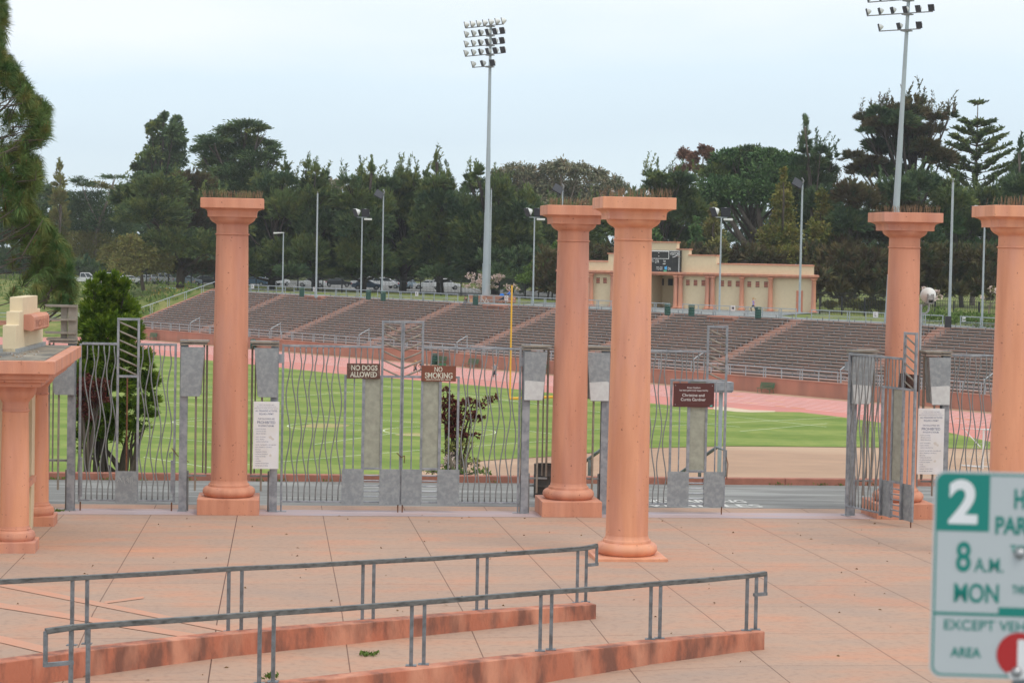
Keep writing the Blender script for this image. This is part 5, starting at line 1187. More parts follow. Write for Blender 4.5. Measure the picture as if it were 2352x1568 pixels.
    for s in 'LR':
        a, b = Vector(J['an' + s]), Vector(J['to' + s]); hl = a - (b - a).normalized() * .05; hl.z -= .04
        skin_mesh('shoe', [a, hl, b, b + (b - a).normalized() * .04], [(0, 1), (1, 2), (2, 3)], [.048, .048, .045, .035], shoes, t)
    c = Vector(J['cro']); V4 = [h + Vector((-.045, 0, .03)), c + Vector((-.02, 0, .005)), c + Vector((.04, 0, -.015))]; R4 = [.085, .080, .055]; E4 = [(0, 1), (1, 2)]
    if pony: V4 += [h + Vector((-.15, 0, .06)), h + Vector((-.28, .02, .04)), h + Vector((-.34, .03, -.06))]; E4 += [(0, 3), (3, 4), (4, 5)]; R4 += [.03, .05, .02]
    skin_mesh('hair' if not cap else 'cap', V4, E4, R4, hair if not cap else cap, t)
    return t
def J_run(ph=0):
    J = dict(pel=(0, 0, .95), wai=(.02, 0, 1.08), che=(.06, 0, 1.28), nec=(.09, 0, 1.46), hea=(.12, 0, 1.58), cro=(.12, 0, 1.67), shL=(.05, .17, 1.38), shR=(.07, -.17, 1.38), hiL=(0, .09, .90), hiR=(0, -.09, .90))
    f = dict(kn=(.30, .62), an=(.22, .22), to=(.38, .17)); b = dict(kn=(-.10, .52), an=(-.48, .60), to=(-.56, .50))
    for s, d, y in (('L', f if ph else b, .09), ('R', b if ph else f, -.09)):
        for k in ('kn', 'an', 'to'): J[k + s] = (d[k][0], y, d[k][1])
    for s, y, fw in (('L', .2, not ph), ('R', -.2, ph)):
        J['el' + s] = (.02 if fw else -.26, y * 1.1, 1.12 if fw else 1.18); J['wr' + s] = (.28 if fw else -.08, y * .7, 1.2 if fw else 1.05)
    return J
solid('lavender', (.30, .30, .78)); solid('dark_legging', (.02, .025, .035)); solid('grey_shirt', (.25, .26, .28)); solid('navy_shirt', (.035, .045, .07)); solid('blue_jacket', (.05, .21, .72)); solid('shoe_pale', (.55, .7, .7)); solid('charcoal_hoodie', (.045, .045, .055)); solid('grey_trousers', (.20, .21, .24)); solid('knit_black', (.015, .015, .02))
solid('paper_bag', (.5, .3, .17)); solid('stroller_blue', (.03, .22, .75))
JW = J_run(0)
person('woman with flying blond hair in a lavender top running on the rim', at(1731, 720, .22), math.radians(180 + 20), J_run(0), 'lavender', 'dark_legging', 'white', 'blond', pony=True, longlegs=True, sleeves=.12)
person('blond runner in dark top and shorts on the track, left of two', at(953, 868, FZ + .03), SY, J_run(1), 'navy_shirt', 'dark_legging', 'shoe_pale', 'blond', pony=True, sleeves=.3)
person('runner in navy shirt half hidden by the NO SMOKING sign, right of two', at(968, 868, FZ + .03), SY, J_run(0), 'navy_shirt', 'navy_shirt', 'shoe_pale', 'darkhair', sleeves=.5)
person('lone runner in grey shirt and black leggings on the track beside the goal post', at(1136, 872, FZ + .03), SY + math.pi, J_run(0), 'grey_shirt', 'dark_legging', 'shoe_pale', 'darkhair', longlegs=True, sleeves=.6)
Jw = J_run(1); Jw.update(elL=(.18, .2, 1.12), wrL=(.42, .16, 1.08), elR=(.18, -.2, 1.12), wrR=(.42, -.16, 1.08))
pp = at(1171, 696, .22); person('person in a blue jacket and cap jogging behind a stroller on the rim', pp, math.radians(180), Jw, 'blue_jacket', 'dark_legging', 'white', 'darkhair', sleeves=1, cap='navy_shirt')
t = thing('jogging_stroller', 'three wheeled stroller with a blue hood pushed along the rim', 'stroller', pp + Vector((-.55, 0, 0)), math.radians(180))
for x, y, r in ((.1, .28, .22), (.1, -.28, .22), (1.05, 0, .2)):
    mb = MB(); mb.tube([(x + r * math.cos(k * math.tau / 20), y, r + r * math.sin(k * math.tau / 20)) for k in range(21)], .022, 6, cap=False)
    for k in range(6): mb.tube([(x, y, r), (x + r * math.cos(k * 1.047), y, r + r * math.sin(k * 1.047))], .005, 4)
    mb.obj('wheel', 'tyre', t)
mb = MB()
for y in (-.24, .24): mb.tube([(-.02, y, 1.05), (.2, y, .75), (1.05, y * .1, .22)], .016, 6); mb.tube([(.1, y, .22), (.35, y, .65)], .016, 6)
mb.tube([(-.02, -.24, 1.05), (-.02, .24, 1.05)], .02, 6); mb.obj('frame', 'iron', t)
mb = MB(); mb.prism([(.15, .45), (.75, .32), (.85, .42), (.45, .55), (.25, .95), (.15, .95)], -.22, .22); mb.obj('seat', 'navy_shirt', t, bevel=.03)
mb = MB(); mb.prism([(.12, .85), (.15, 1.02), (.35, 1.15), (.6, 1.1), (.75, .92), (.45, .86)], -.24, .24); mb.obj('hood', 'stroller_blue', t, bevel=.05)
Js = dict(pel=(0, 0, .12), wai=(.03, 0, .27), che=(.14, 0, .46), nec=(.24, 0, .60), hea=(.33, 0, .68), cro=(.36, 0, .78), shL=(.15, .18, .54), shR=(.15, -.18, .54), elL=(.30, .22, .30), wrL=(.45, .1, .42), elR=(.30, -.22, .30), wrR=(.45, -.1, .42),
          hiL=(.06, .1, .1), hiR=(.06, -.1, .1), knL=(.46, .14, .16), knR=(.44, -.14, .14), anL=(.42, .14, -.28), anR=(.40, -.14, -.28), toL=(.56, .15, -.33), toR=(.54, -.15, -.33))
aS = apx(1086, O1 - .2, 690)
person('person in a dark hoodie and black cap sitting hunched on the top bench row', W(aS, O0 + (NR - 2) * run + .32, ZB + (NR - 1) * rise + .36), SY - math.radians(70), Js, 'charcoal_hoodie', 'grey_trousers', 'knit_black', 'darkhair', longlegs=True, sleeves=1, cap='knit_black')
mb = MB(); mb.box((0, 0, .22), (.30, .2, .42)); mb.tube([(-.08, 0, .43), (-.06, 0, .5), (.06, 0, .5), (.08, 0, .43)], .008, 5); o = mb.obj('paper_bag', 'paper_bag', bevel=.01); o.location = W(aS + .9, O0 + (NR - 2) * run + .3, ZB + (NR - 1) * rise + .42); tag(o, 'brown paper bag standing beside the seated person', 'bag')
bp_ = at(1113, 701, .22); t = thing('bicycle', 'pale bicycle leaning by the rim rail beside the seated person', 'bicycle', bp_, math.radians(150))
for x in (-.52, .52):
    mb = MB(); mb.tube([(x + .34 * math.cos(k * math.tau / 24), 0, .35 + .34 * math.sin(k * math.tau / 24)) for k in range(25)], .02, 6, cap=False)
    for k in range(10): mb.tube([(x, 0, .35), (x + .33 * math.cos(k * .628), 0, .35 + .33 * math.sin(k * .628))], .004, 3)
    mb.obj('wheel', 'galv_bar', t)
mb = MB(); mb.tube([(-.52, 0, .35), (-.05, 0, .3), (.38, 0, .82), (-.18, 0, .85), (-.05, 0, .3)], .022, 6); mb.tube([(-.52, 0, .35), (-.18, 0, .85), (-.2, 0, .95)], .018, 6); mb.tube([(.52, 0, .35), (.38, 0, .82), (.35, 0, 1.02)], .02, 6); mb.obj('frame', 'lampwhite', t)
mb = MB(); mb.tube([(.30, -.28, 1.03), (.36, 0, 1.05), (.30, .28, 1.03)], .016, 6); mb.obj('handlebar', 'lampwhite', t); mb = MB(); mb.prism([(-.34, .95), (-.08, .97), (-.08, .99), (-.34, 1.01)], -.07, .07); mb.obj('saddle', 'black', t)

# ================================================================== PARKED CARS
def car(px, py, col, label, kind='sedan', yaw=0.0, D=345):
    p = dist(px, py, D); p.z = .25
    t = thing('parked_car', label, 'car', p, yaw, 'cars parked beneath the trees beyond the fence')
    L = 4.6; Wd = .9
    if kind == 'sedan': body = [(-2.3, .35), (-2.3, .78), (-2.05, .95), (-1.35, 1.0), (1.0, .98), (2.0, .85), (2.3, .68), (2.3, .35)]; cab = [(-1.75, .98), (-1.05, 1.40), (.25, 1.44), (1.15, .97)]
    elif kind == 'suv': body = [(-2.3, .42), (-2.32, 1.0), (-2.25, 1.1), (1.0, 1.08), (2.05, .98), (2.3, .8), (2.3, .42)]; cab = [(-2.2, 1.09), (-1.95, 1.70), (.2, 1.74), (1.15, 1.08)]
    else: body = [(-2.7, .45), (-2.7, 1.05), (-.6, 1.05), (1.2, 1.08), (2.3, 1.0), (2.6, .85), (2.6, .45)]; cab = [(-.75, 1.06), (-.65, 1.78), (.6, 1.80), (1.35, 1.08)]
    mb = MB(); mb.prism(body, -Wd, Wd); cw = .74
    for k in range(len(cab)): pass
    i = len(mb.v); mb.v += [(a, -cw - (.10 if b < 1.2 else 0), b) for a, b in cab] + [(a, cw + (.10 if b < 1.2 else 0), b) for a, b in cab]; n = len(cab)
    mb.f += [tuple(range(i, i + n)), tuple(range(i + n, i + 2 * n))[::-1]]; mb.mi += [0, 0]
    for k in range(n): mb.f.append((i + k, i + (k + 1) % n, i + n + (k + 1) % n, i + n + k)); mb.mi.append(0)
    mb.obj('body', col, t, bevel=.05)
    g = MB(); mid = (sum(a for a, b in cab) / n, sum(b for a, b in cab) / n)
    for s in (-1, 1):
        for (f0, f1) in ((.04, .47), (.53, .96)):
            b0, b1, t0, t1 = cab[0], cab[3], cab[1], cab[2]
            q = [(b0[0] + (b1[0] - b0[0]) * f, b0[1] + .07, s * (cw + .095)) for f in (f0, f1)] + [(t0[0] + (t1[0] - t0[0]) * f, t0[1] - .07, s * (cw + .022)) for f in (f1, f0)]
            g.face([(a, y, z) for a, z, y in q])
    for (a, b) in ((cab[0], cab[1]), (cab[3], cab[2])):
        s = -1 if a is cab[0] else 1; g.face([(a[0] + s * .02 + (b[0] - a[0]) * .12, -.66, a[1] + .06), (a[0] + s * .02 + (b[0] - a[0]) * .12, .66, a[1] + .06), (b[0] + s * .03, .60, b[1] - .05), (b[0] + s * .03, -.60, b[1] - .05)])
    g.obj('windows', 'glass', t, fix=False)
    for x in (-1.42, 1.42):
        for y in (-.84, .84):
            w_ = MB(); w_.tube([(x, y - .11, .33), (x, y + .11, .33)], .33, 18); wo = w_.obj('wheel', 'tyre', t); r_ = MB(); sy = 1 if y > 0 else -1; r_.tube([(x, y + sy * .112, .33), (x, y + sy * .125, .33)], .20, 12); r_.obj('rim', 'chrome', wo)
    for y in (-.68, .68):
        h = MB(); h.box((body[-1][0] - .04, y, .72), (.12, .3, .14)); h.obj('headlight', 'lampwhite', t); h = MB(); h.box((body[0][0] + .02, y, .85), (.10, .22, .2)); h.obj('tail_light', 'redlamp', t)
CW, CS, CDk, CB, CSv = [solid(n, c, .3) for n, c in (('car_white', (.72, .74, .75)), ('car_silver', (.42, .45, .46)), ('car_dark', (.03, .035, .04)), ('car_blue', (.08, .15, .24)), ('car_steel_blue', (.20, .27, .33)))]
for a in [(196, 618, 'car_white', 'white pickup truck seen above the left shrub', 'truck', .1, 330), (255, 628, 'car_white', 'white pickup behind the tip of the conifer shrub', 'truck', .2, 335), (297, 640, 'car_white', 'white sedan right of the conifer shrub tip', 'sedan', .4, 335),
          (342, 645, 'car_silver', 'silver sedan under the spreading olive tree', 'sedan', 0, 345), (378, 647, 'car_silver', 'silver car between two dark trunks', 'suv', .9, 345), (432, 648, 'car_steel_blue', 'steel blue sedan left of the leftmost column', 'sedan', .1, 340),
          (474, 650, 'car_dark', 'dark sedan at the left side of the leftmost column', 'sedan', .3, 345), (585, 650, 'car_blue', 'blue car right of the leftmost column', 'sedan', 2.9, 345), (636, 652, 'car_white', 'white hatchback behind the flat headed light pole', 'suv', 1.0, 350), (716, 654, 'car_white', 'white sedan behind the bare thin pole', 'sedan', 3.1, 345),
          (776, 657, 'car_dark', 'black sedan left of the twin lamp pole', 'sedan', .1, 350), (838, 656, 'car_white', 'white car behind the twin lamp pole', 'suv', 2.8, 352), (842, 668, 'car_blue', 'dark blue sedan in front of the white car', 'sedan', .15, 332), (888, 660, 'car_white', 'white off-road car behind the dark flood pole', 'suv', 0, 345),
          (921, 662, 'car_dark', 'dark car right of the white off-road car', 'sedan', .6, 348), (938, 666, 'car_steel_blue', 'pale blue car deep in shade between two trunks', 'sedan', 1.2, 345), (984, 664, 'car_white', 'white sedan left of the cherry tree', 'sedan', 3.0, 345), (1024, 664, 'car_white', 'white van with red tail lamp left of the cherry tree', 'suv', .15, 345), (540, 648, 'car_silver', 'silver car hidden by the leftmost column', 'sedan', 0, 346)]:
    p = a; car(a[0], a[1], a[2], a[3], a[4], a[5], a[6])

# ================================================================== IRON FENCE
def iron_fence(pts, label, h=2.4, z=.2):
    t = thing('iron_fence', label, 'fence', (0, 0, 0), 0, 'dark iron picket fences'); pk = MB(); rb = MB(); ps = MB()
    for i in range(len(pts) - 1):
        a, b = Vector((*pts[i], z)), Vector((*pts[i + 1], z)); d = b - a; L_ = d.length; d.normalize(); nn = Vector((-d.y, d.x, 0)) * -1; yw = math.atan2(d.y, d.x)
        for zz in (.25, h - .45): c = (a + b) / 2; rb.box((c.x, c.y, z + zz), (L_, .05, .05), yw)
        n = int(L_ / .22)
        for k in range(n):
            p = a + d * (k * .22); pk.tube([p, p + Vector((0, 0, h - .35)), p + nn * .12 + Vector((0, 0, h - .12)), p + nn * .38 + Vector((0, 0, h + .12))], .026, 3, cap=False)
        m = int(L_ / 3.2)
        for k in range(m + 1): p = a + d * (k * 3.2); ps = MB(); ps.box((p.x, p.y, z + h * .42), (.13, .13, h * .84), yw); ps.obj('fence_post', 'iron', t, fix=False)
    k = pk.obj('pickets', 'iron', t, fix=False); rb.obj('rails', 'iron', t, fix=False)
iron_fence([(-110, 375), (-75, 352), (-57.6, 342), (-40, 322), (-27, 309), (-1.9, 296), (8, 281), (9.5, 268)], 'dark iron picket fence between the grandstand rim and the parked cars')
iron_fence([(34, 241), (46, 227), (62, 209), (75, 195)], 'dark iron picket fence right of the field house')
# ================================================================== TREES AND SHRUBS
import numpy as np
rng = np.random.default_rng(7)
def unit(a): return a / np.maximum(np.linalg.norm(a, axis=1, keepdims=True), 1e-9)
class Leaves:
    def __init__(s): s.P = []
    def add(s, p, d, L_, wd, droop=0.0):
        """p: base points (n,3), d: directions, one kite shaped leaf spray each"""
        n = len(p); d = unit(d); side = unit(np.cross(d, rng.normal(size=(n, 3)))); L_ = (L_ * rng.uniform(.6, 1.3, (n, 1))); wd = wd * rng.uniform(.6, 1.3, (n, 1))
        m_ = p + d * L_ * .5; m_[:, 2] += (L_[:, 0] * .08)
        q = np.stack([p, m_ + side * wd, p + d * L_ - np.array([0, 0, droop]) * L_, m_ - side * wd], 1); s.P.append(q)
    def obj(s, name, m, parent):
        q = np.concatenate(s.P).astype(np.float32); n = len(q); me = bpy.data.meshes.new(name)
        me.vertices.add(n * 4); me.vertices.foreach_set('co', q.reshape(-1)); me.loops.add(n * 4); me.loops.foreach_set('vertex_index', np.arange(n * 4, dtype=np.int32))
        me.polygons.add(n); me.polygons.foreach_set('loop_start', np.arange(0, n * 4, 4, dtype=np.int32)); me.update(calc_edges=True); me.validate()
        me.materials.append(M[m] if isinstance(m, str) else m); o = bpy.data.objects.new(name, me); COL.objects.link(o)
        if parent: o.parent = parent
        return o
def lobe_leaves(lv, c, R, kind, size, n, wide=1.0):
    c = np.array(c); R = np.array(R)
    if kind == 'cyp':            # upswept feathery plumes
        n = int(n * 1.5); m = max(9, int(n / 34)); u = unit(rng.normal(size=(m, 3))); u[:, 2] = np.where(u[:, 2] < -.45, -u[:, 2] * .5, u[:, 2]); u = unit(u)
        inner = c + u * R * rng.uniform(.15, .55, (m, 1)); outer = c + u * R * rng.uniform(.72, 1.05, (m, 1)) + np.stack([np.zeros(m), np.zeros(m), rng.uniform(-.02, .24, m) * R[2]], 1)
        k = max(6, int(n / m)); t = rng.uniform(0, 1, (m, k, 1)) ** .8
        p = inner[:, None] * (1 - t) + outer[:, None] * t; ax = unit(outer - inner)[:, None]; rr = np.linalg.norm(outer - inner, axis=1)[:, None, None]
        p = p + rng.normal(size=p.shape) * (1 - t * .85) * rr * .13
        d = ax + rng.normal(size=p.shape) * .28 + np.array([.12, 0, .30]); lv.add(p.reshape(-1, 3), d.reshape(-1, 3), size * 1.15, size * .10 * wide)
    elif kind == 'flat':         # layered shelves
        n = int(n * 1.3); m = max(7, int(n / 60)); u = unit(rng.normal(size=(m, 3))); s_ = c + u * R * rng.uniform(.4, .95, (m, 1)); k = int(n / m)
        p = s_[:, None] + rng.normal(size=(m, k, 3)) * np.array([.24, .24, .055]) * R.max(); d = (p - c) * np.array([1, 1, .1]) + rng.normal(size=p.shape) * .5 * R.max() * .3 + np.array([0, 0, .25]) * R.max()
        lv.add(p.reshape(-1, 3), d.reshape(-1, 3), size, size * .13 * wide)
    else:                        # rounded clumps, gum trees looser and drooping
        loose = kind == 'euc'; m = max(8, int(n / (22 if loose else 34))); u = unit(rng.normal(size=(m, 3))); s_ = c + u * R * rng.uniform(.35, 1.0, (m, 1)); k = max(4, int(n / m))
        rad = R.min() * (.17 if loose else .22); v = rng.normal(size=(m, k, 3)); p = s_[:, None] + v * rad * rng.uniform(.6, 1.3, (m, 1, 1)) * np.array([1, 1, .75])
        d = v + rng.normal(size=p.shape) * .6 + (np.array([0, 0, -.7]) if loose else np.array([0, 0, .5])) + u[:, None] * .6; lv.add(p.reshape(-1, 3), d.reshape(-1, 3), size, size * (.2 if loose else .26) * wide)
def tree(label, D, lobes, leaf, kind='cyp', base=None, dens=.30, size=.75, trunk=.35, bark='bark', name='tree', cat='tree', group='trees beyond the stadium', bz=.15, limbs=True, extra=None, far=0, mixc=None, cname='crown', wide=1.0):
    s = F / D; yh = lambda px: 577 + .019 * (px - 1176)
    bx_ = base[0] if base else sum(l[0] for l in lobes) / len(lobes); by_ = bz
    b = dist(bx_, 600, D); b.z = by_
    t = thing(name, label, cat, b, 0, group); lv = Leaves(); lv2 = Leaves(); cs = []
    for i, l in enumerate(lobes):
        c = dist(l[0], l[1], D * (1 + U(-.015, .015))) - b; R = (l[2] / s, max(l[2] / s * .85, .3), l[3] / s); cs.append((c, R))
        n = int(max(80, dens * l[2] * l[3] * 5.2)); lobe_leaves(lv2 if (mixc and i % 3 == 2) else lv, c, R, kind, size * .84, n, wide)
    if kind == 'cyp':            # thin curved leaders standing out of the crown
        for l in lobes:
            if l[1] > min(q[1] for q in lobes) + 75: continue
            for k in range(4 if l[2] > 12 else 2):
                a = dist(l[0] + U(-.85, .85) * l[2], l[1] - l[3] * U(.1, .7), D * (1 + U(-.004, .004))) - b; ln = U(1.2, 3.4) * (1 if l[2] > 12 else .7); lx = U(-.5, 1.0) * ln * .5; n = 46; t_ = rng.uniform(0, 1, (n, 1))
                p = np.array(a) + np.array([lx, 0, 0]) * t_ ** 1.7 + np.array([0, 0, ln]) * t_ + rng.normal(size=(n, 3)) * .16 * (1.05 - t_); lv.add(p, rng.normal(size=(n, 3)) * .45 + np.array([lx / ln * .8, 0, 1.0]), .5, .075)
    lv.obj(cname, leaf, t)
    if mixc and lv2.P: lv2.obj(cname, mixc, t)
    top = max(cs, key=lambda q: q[0].z); mb = MB(); tp = Vector((top[0].x, top[0].y, top[0].z))
    j = [Vector((U(-.3, .3), 0, tp.z * k / 5)) + Vector((tp.x, tp.y, 0)) * (k / 5) ** 1.6 for k in range(6)]; j[0] = Vector((0, 0, -.3))
    mb.tube(j, [trunk * (1 - .15 * k) for k in range(6)], 8); mb.obj('trunk', bark, t, smooth=True)
    if limbs:
        mb = MB()
        for c, R in cs:
            z0 = max(.25 * c.z, min(c.z * .55, tp.z * .75)); q = z0 / max(tp.z, .1); st0 = Vector((tp.x, tp.y, 0)) * q ** 1.6 + Vector((0, 0, z0)); c = Vector(c)
            mid = st0.lerp(c, .55) + Vector((0, 0, -.06 * (c - st0).length)); mb.tube([st0, mid, c], [trunk * .42, trunk * .3, trunk * .10], 6)
            for k in range(3): e = c + Vector((U(-.8, .8) * R[0], U(-.8, .8) * R[1], U(.0, .8) * R[2])); mb.tube([mid.lerp(c, .4), e], [trunk * .16, trunk * .04], 4)
        mb.obj('limbs', bark, t, smooth=True)
    if extra: extra(t, b, s)
    return t
NT = 'dark feathery cypress '
tree('dark mass of conifers behind the near pine, far left', 400, [(40, 450, 70, 50), (95, 445, 30, 14), (60, 540, 90, 70), (120, 600, 60, 50), (30, 620, 70, 50)], 'lf_cyp2', 'cyp')
tree('slim pointed olive green conifer at the far left', 380, [(137, 395, 6, 22), (137, 425, 13, 22), (136, 465, 20, 30), (137, 510, 24, 35), (134, 560, 28, 40), (136, 610, 28, 35)], 'lf_olive', 'cyp', trunk=.3, name='conifer_tree', dens=.4)
tree('wide flat shelved cypress, left of the tall clumpy one', 395, [(105, 436, 26, 10), (185, 420, 30, 11), (225, 428, 34, 12), (262, 408, 28, 7), (205, 455, 60, 22), (275, 440, 30, 14), (190, 500, 60, 40), (255, 505, 60, 45), (200, 570, 70, 50)], 'lf_cyp2', 'flat', bark='bark_pale', mixc='lf_olive')
tree('tall clumpy conifer with a ragged square top, left', 372, [(350, 288, 11, 13), (376, 268, 9, 14), (368, 285, 18, 12), (408, 282, 14, 14), (398, 305, 25, 18), (348, 305, 9, 12), (408, 335, 18, 20), (372, 335, 26, 24), (345, 355, 26, 14), (400, 365, 32, 20), (350, 385, 44, 20), (318, 385, 14, 10), (385, 410, 50, 25), (322, 418, 30, 18), (360, 450, 66, 30), (310, 470, 50, 30)], 'lf_cyp2', 'round', bark='bark_dark', trunk=.4, dens=.5, mixc='lf_cyp')
tree('tall dark flat topped cypress with shelved crown, behind the leftmost column', 345, [(565, 288, 36, 10), (530, 302, 36, 12), (595, 300, 24, 12), (490, 325, 34, 12), (455, 343, 20, 9), (550, 322, 50, 16), (600, 335, 36, 14), (628, 352, 20, 11), (632, 372, 8, 12), (520, 350, 60, 18), (590, 362, 40, 16), (500, 378, 44, 18), (560, 392, 60, 24), (610, 412, 40, 18), (500, 415, 60, 28), (560, 440, 80, 30), (470, 450, 40, 30)], 'lf_cyp2', 'flat', trunk=.75, dens=.5, mixc='lf_cyp')
tree('broad drooping brownish cypress over the parked cars, left of the column', 322, [(300, 460, 50, 30), (370, 440, 70, 35), (440, 430, 60, 35), (480, 470, 50, 40), (350, 500, 90, 45), (440, 520, 80, 50), (400, 570, 90, 45), (470, 580, 60, 45), (440, 620, 70, 25)], 'lf_cyp', 'cyp', base=(415, 0), trunk=.7, dens=.36, mixc='lf_brown')
tree('low rounded olive tree before the parked cars, left', 316, [(300, 560, 34, 20), (265, 585, 34, 24), (320, 590, 50, 30), (360, 600, 40, 28), (290, 612, 46, 20)], 'lf_olive', 'round', base=(330, 0), trunk=.3, size=.5, dens=.45)
for lab, D, lb in [('first of the row right of the leftmost column', 318, [(655, 398, 9, 18), (610, 425, 34, 24), (655, 425, 30, 24), (600, 480, 56, 44), (655, 490, 46, 50), (600, 560, 66, 55), (650, 590, 60, 45), (580, 610, 50, 32)]),
                   ('with twin spiky tops, second of the row', 320, [(705, 392, 7, 22), (724, 400, 9, 20), (745, 412, 9, 16), (722, 430, 34, 22), (715, 470, 52, 36), (735, 520, 64, 50), (705, 570, 60, 50), (740, 605, 60, 32)]),
                   ('third of the row, behind the twin lamp pole', 318, [(828, 405, 6, 16), (852, 398, 7, 22), (800, 425, 26, 18), (842, 430, 34, 22), (820, 470, 56, 36), (835, 525, 70, 50), (810, 575, 66, 45), (855, 605, 60, 32)]),
                   ('fourth of the row, behind the dark flood pole', 322, [(925, 408, 18, 18), (950, 418, 14, 14), (890, 430, 30, 20), (930, 445, 44, 26), (915, 490, 64, 40), (945, 545, 72, 50), (910, 595, 66, 36)]),
                   ('with the tallest spiky leader, fifth of the row', 316, [(1001, 372, 3.5, 18), (1001, 395, 8, 20), (978, 412, 7, 14), (1024, 410, 9, 14), (1000, 430, 30, 22), (1005, 470, 52, 34), (1015, 525, 74, 50), (1000, 580, 80, 46), (1040, 610, 50, 28)]),
                   ('broad one behind the central mast, last of the row', 314, [(1098, 405, 12, 22), (1080, 420, 14, 18), (1095, 440, 34, 24), (1150, 455, 36, 20), (1110, 485, 60, 36), (1180, 500, 50, 34), (1110, 540, 80, 50), (1185, 560, 66, 50), (1100, 600, 70, 34), (1190, 612, 50, 26)])]:
    xs = [l[0] for l in lb[3:]]; mx_ = sum(xs) / len(xs); lb = lb + [(mx_, 455, 34, 50), (mx_ + 8, 530, 44, 60), (mx_ - 14, 590, 50, 50), (mx_ + 24, 600, 44, 40), (min(xs) - 10, 628, 40, 20), (sum(xs) / len(xs), 632, 50, 20), (max(xs) + 15, 628, 40, 20), (min(xs) - 25, 520, 34, 60), (max(xs) + 20, 500, 34, 60)]
    tree(NT + lab, D, lb, 'lf_cyp', 'cyp', trunk=.6, dens=.40, bark='bark_dark', mixc='lf_cyp2')
tree('airy grey green gum trees behind the twin lamps, wide crown', 400, [(1150, 402, 26, 16), (1185, 392, 32, 18), (1225, 398, 30, 18), (1262, 388, 26, 18), (1290, 382, 24, 16), (1330, 392, 34, 18), (1370, 405, 30, 18), (1405, 418, 26, 14), (1430, 432, 20, 10), (1200, 430, 56, 24), (1280, 430, 60, 26), (1360, 440, 56, 22), (1250, 475, 80, 30), (1340, 480, 70, 30)], 'lf_euc', 'euc', trunk=.5, dens=.42, size=.8, bark='bark_pale')
tree('small grey gum tree peeping between the cypresses', 400, [(640, 415, 26, 12), (770, 425, 30, 12), (740, 418, 26, 10), (880, 422, 24, 10)], 'lf_euc', 'euc', dens=.5, bark='bark_pale')
tree('dark tree mass left of the middle column', 330, [(1290, 500, 50, 36), (1240, 510, 50, 40), (1260, 560, 50, 40), (1330, 560, 60, 50), (1300, 620, 60, 36)], 'lf_cyp', 'cyp', dens=.35)
tree('fresh green shrub behind the iron fence, left of the middle column', 292, [(1285, 570, 18, 14), (1268, 600, 34, 20), (1230, 618, 30, 14), (1282, 630, 36, 18), (1225, 640, 40, 12)], 'lf_lime', 'round', size=.45, trunk=.15, name='shrub', cat='shrub', dens=.5)
tree('dark cypress filling the gap between middle and front column', 300, [(1385, 520, 50, 60), (1400, 600, 50, 40), (1440, 520, 60, 60)], 'lf_cyp', 'cyp')
tree('spreading cypress with a sloping left crown right of the front column', 305, [(1495, 402, 18, 8), (1520, 412, 34, 12), (1560, 420, 40, 20), (1500, 432, 30, 14), (1550, 455, 56, 30), (1520, 490, 46, 34), (1580, 500, 60, 40), (1530, 545, 46, 30), (1600, 560, 60, 40)], 'lf_cyp', 'cyp', dens=.42, mixc='lf_cyp2')
tree('thin gum tree with reddish leaves above the dome of the pine', 335, [(1570, 352, 12, 10), (1592, 362, 13, 14), (1615, 345, 10, 10), (1628, 352, 9, 18), (1580, 385, 12, 10), (1560, 395, 14, 12), (1605, 388, 12, 8)], 'lf_euc_red', 'euc', base=(1600, 0), trunk=.2, dens=1.2, size=.6, bark='bark_pale')
def bigtrunk(t, b, s):
    mb = MB(); q = lambda px, py: dist(px, py, F / s) - b - Vector((0, 2.5, 0))
    for pts, r in (([(1758, 625), (1735, 590), (1700, 550), (1672, 500)], .75), ([(1758, 625), (1752, 570), (1742, 520), (1735, 470)], .7), ([(1760, 620), (1775, 560), (1765, 500), (1790, 460)], .55), ([(1735, 590), (1690, 585), (1655, 560)], .35), ([(1752, 560), (1720, 520), (1690, 470)], .4), ([(1765, 560), (1800, 530), (1830, 480)], .35), ([(1745, 605), (1700, 600), (1670, 575)], .3)):
        mb.tube([q(*p) for p in pts], [r * (1 - .2 * i) for i in range(len(pts))], 8)
    mb.obj('great_limbs', 'bark', t, smooth=True)
tree('broad dark green domed pine above the field house, with bare forking trunks', 312, [(1650, 372, 28, 18), (1680, 360, 30, 16), (1720, 352, 36, 16), (1765, 360, 36, 16), (1810, 368, 34, 16), (1640, 400, 36, 22), (1700, 395, 60, 30), (1780, 398, 66, 30), (1840, 400, 40, 26), (1660, 435, 60, 28), (1750, 440, 70, 30), (1830, 450, 50, 30), (1640, 480, 40, 30)], 'lf_pine', 'round', trunk=.6, dens=.55, size=.6, extra=bigtrunk, mixc='lf_cyp')
tree('dark conifer with a needle thin spire above the flood pole', 305, [(1850, 292, 2.5, 18), (1850, 315, 6, 14), (1851, 335, 12, 10), (1852, 352, 24, 12), (1885, 352, 20, 10), (1912, 365, 16, 9), (1860, 378, 44, 18), (1895, 395, 34, 18), (1870, 420, 50, 26), (1885, 470, 44, 36), (1870, 520, 50, 40), (1900, 560, 50, 40)], 'lf_cyp2', 'cyp', dens=.5, name='conifer_tree')
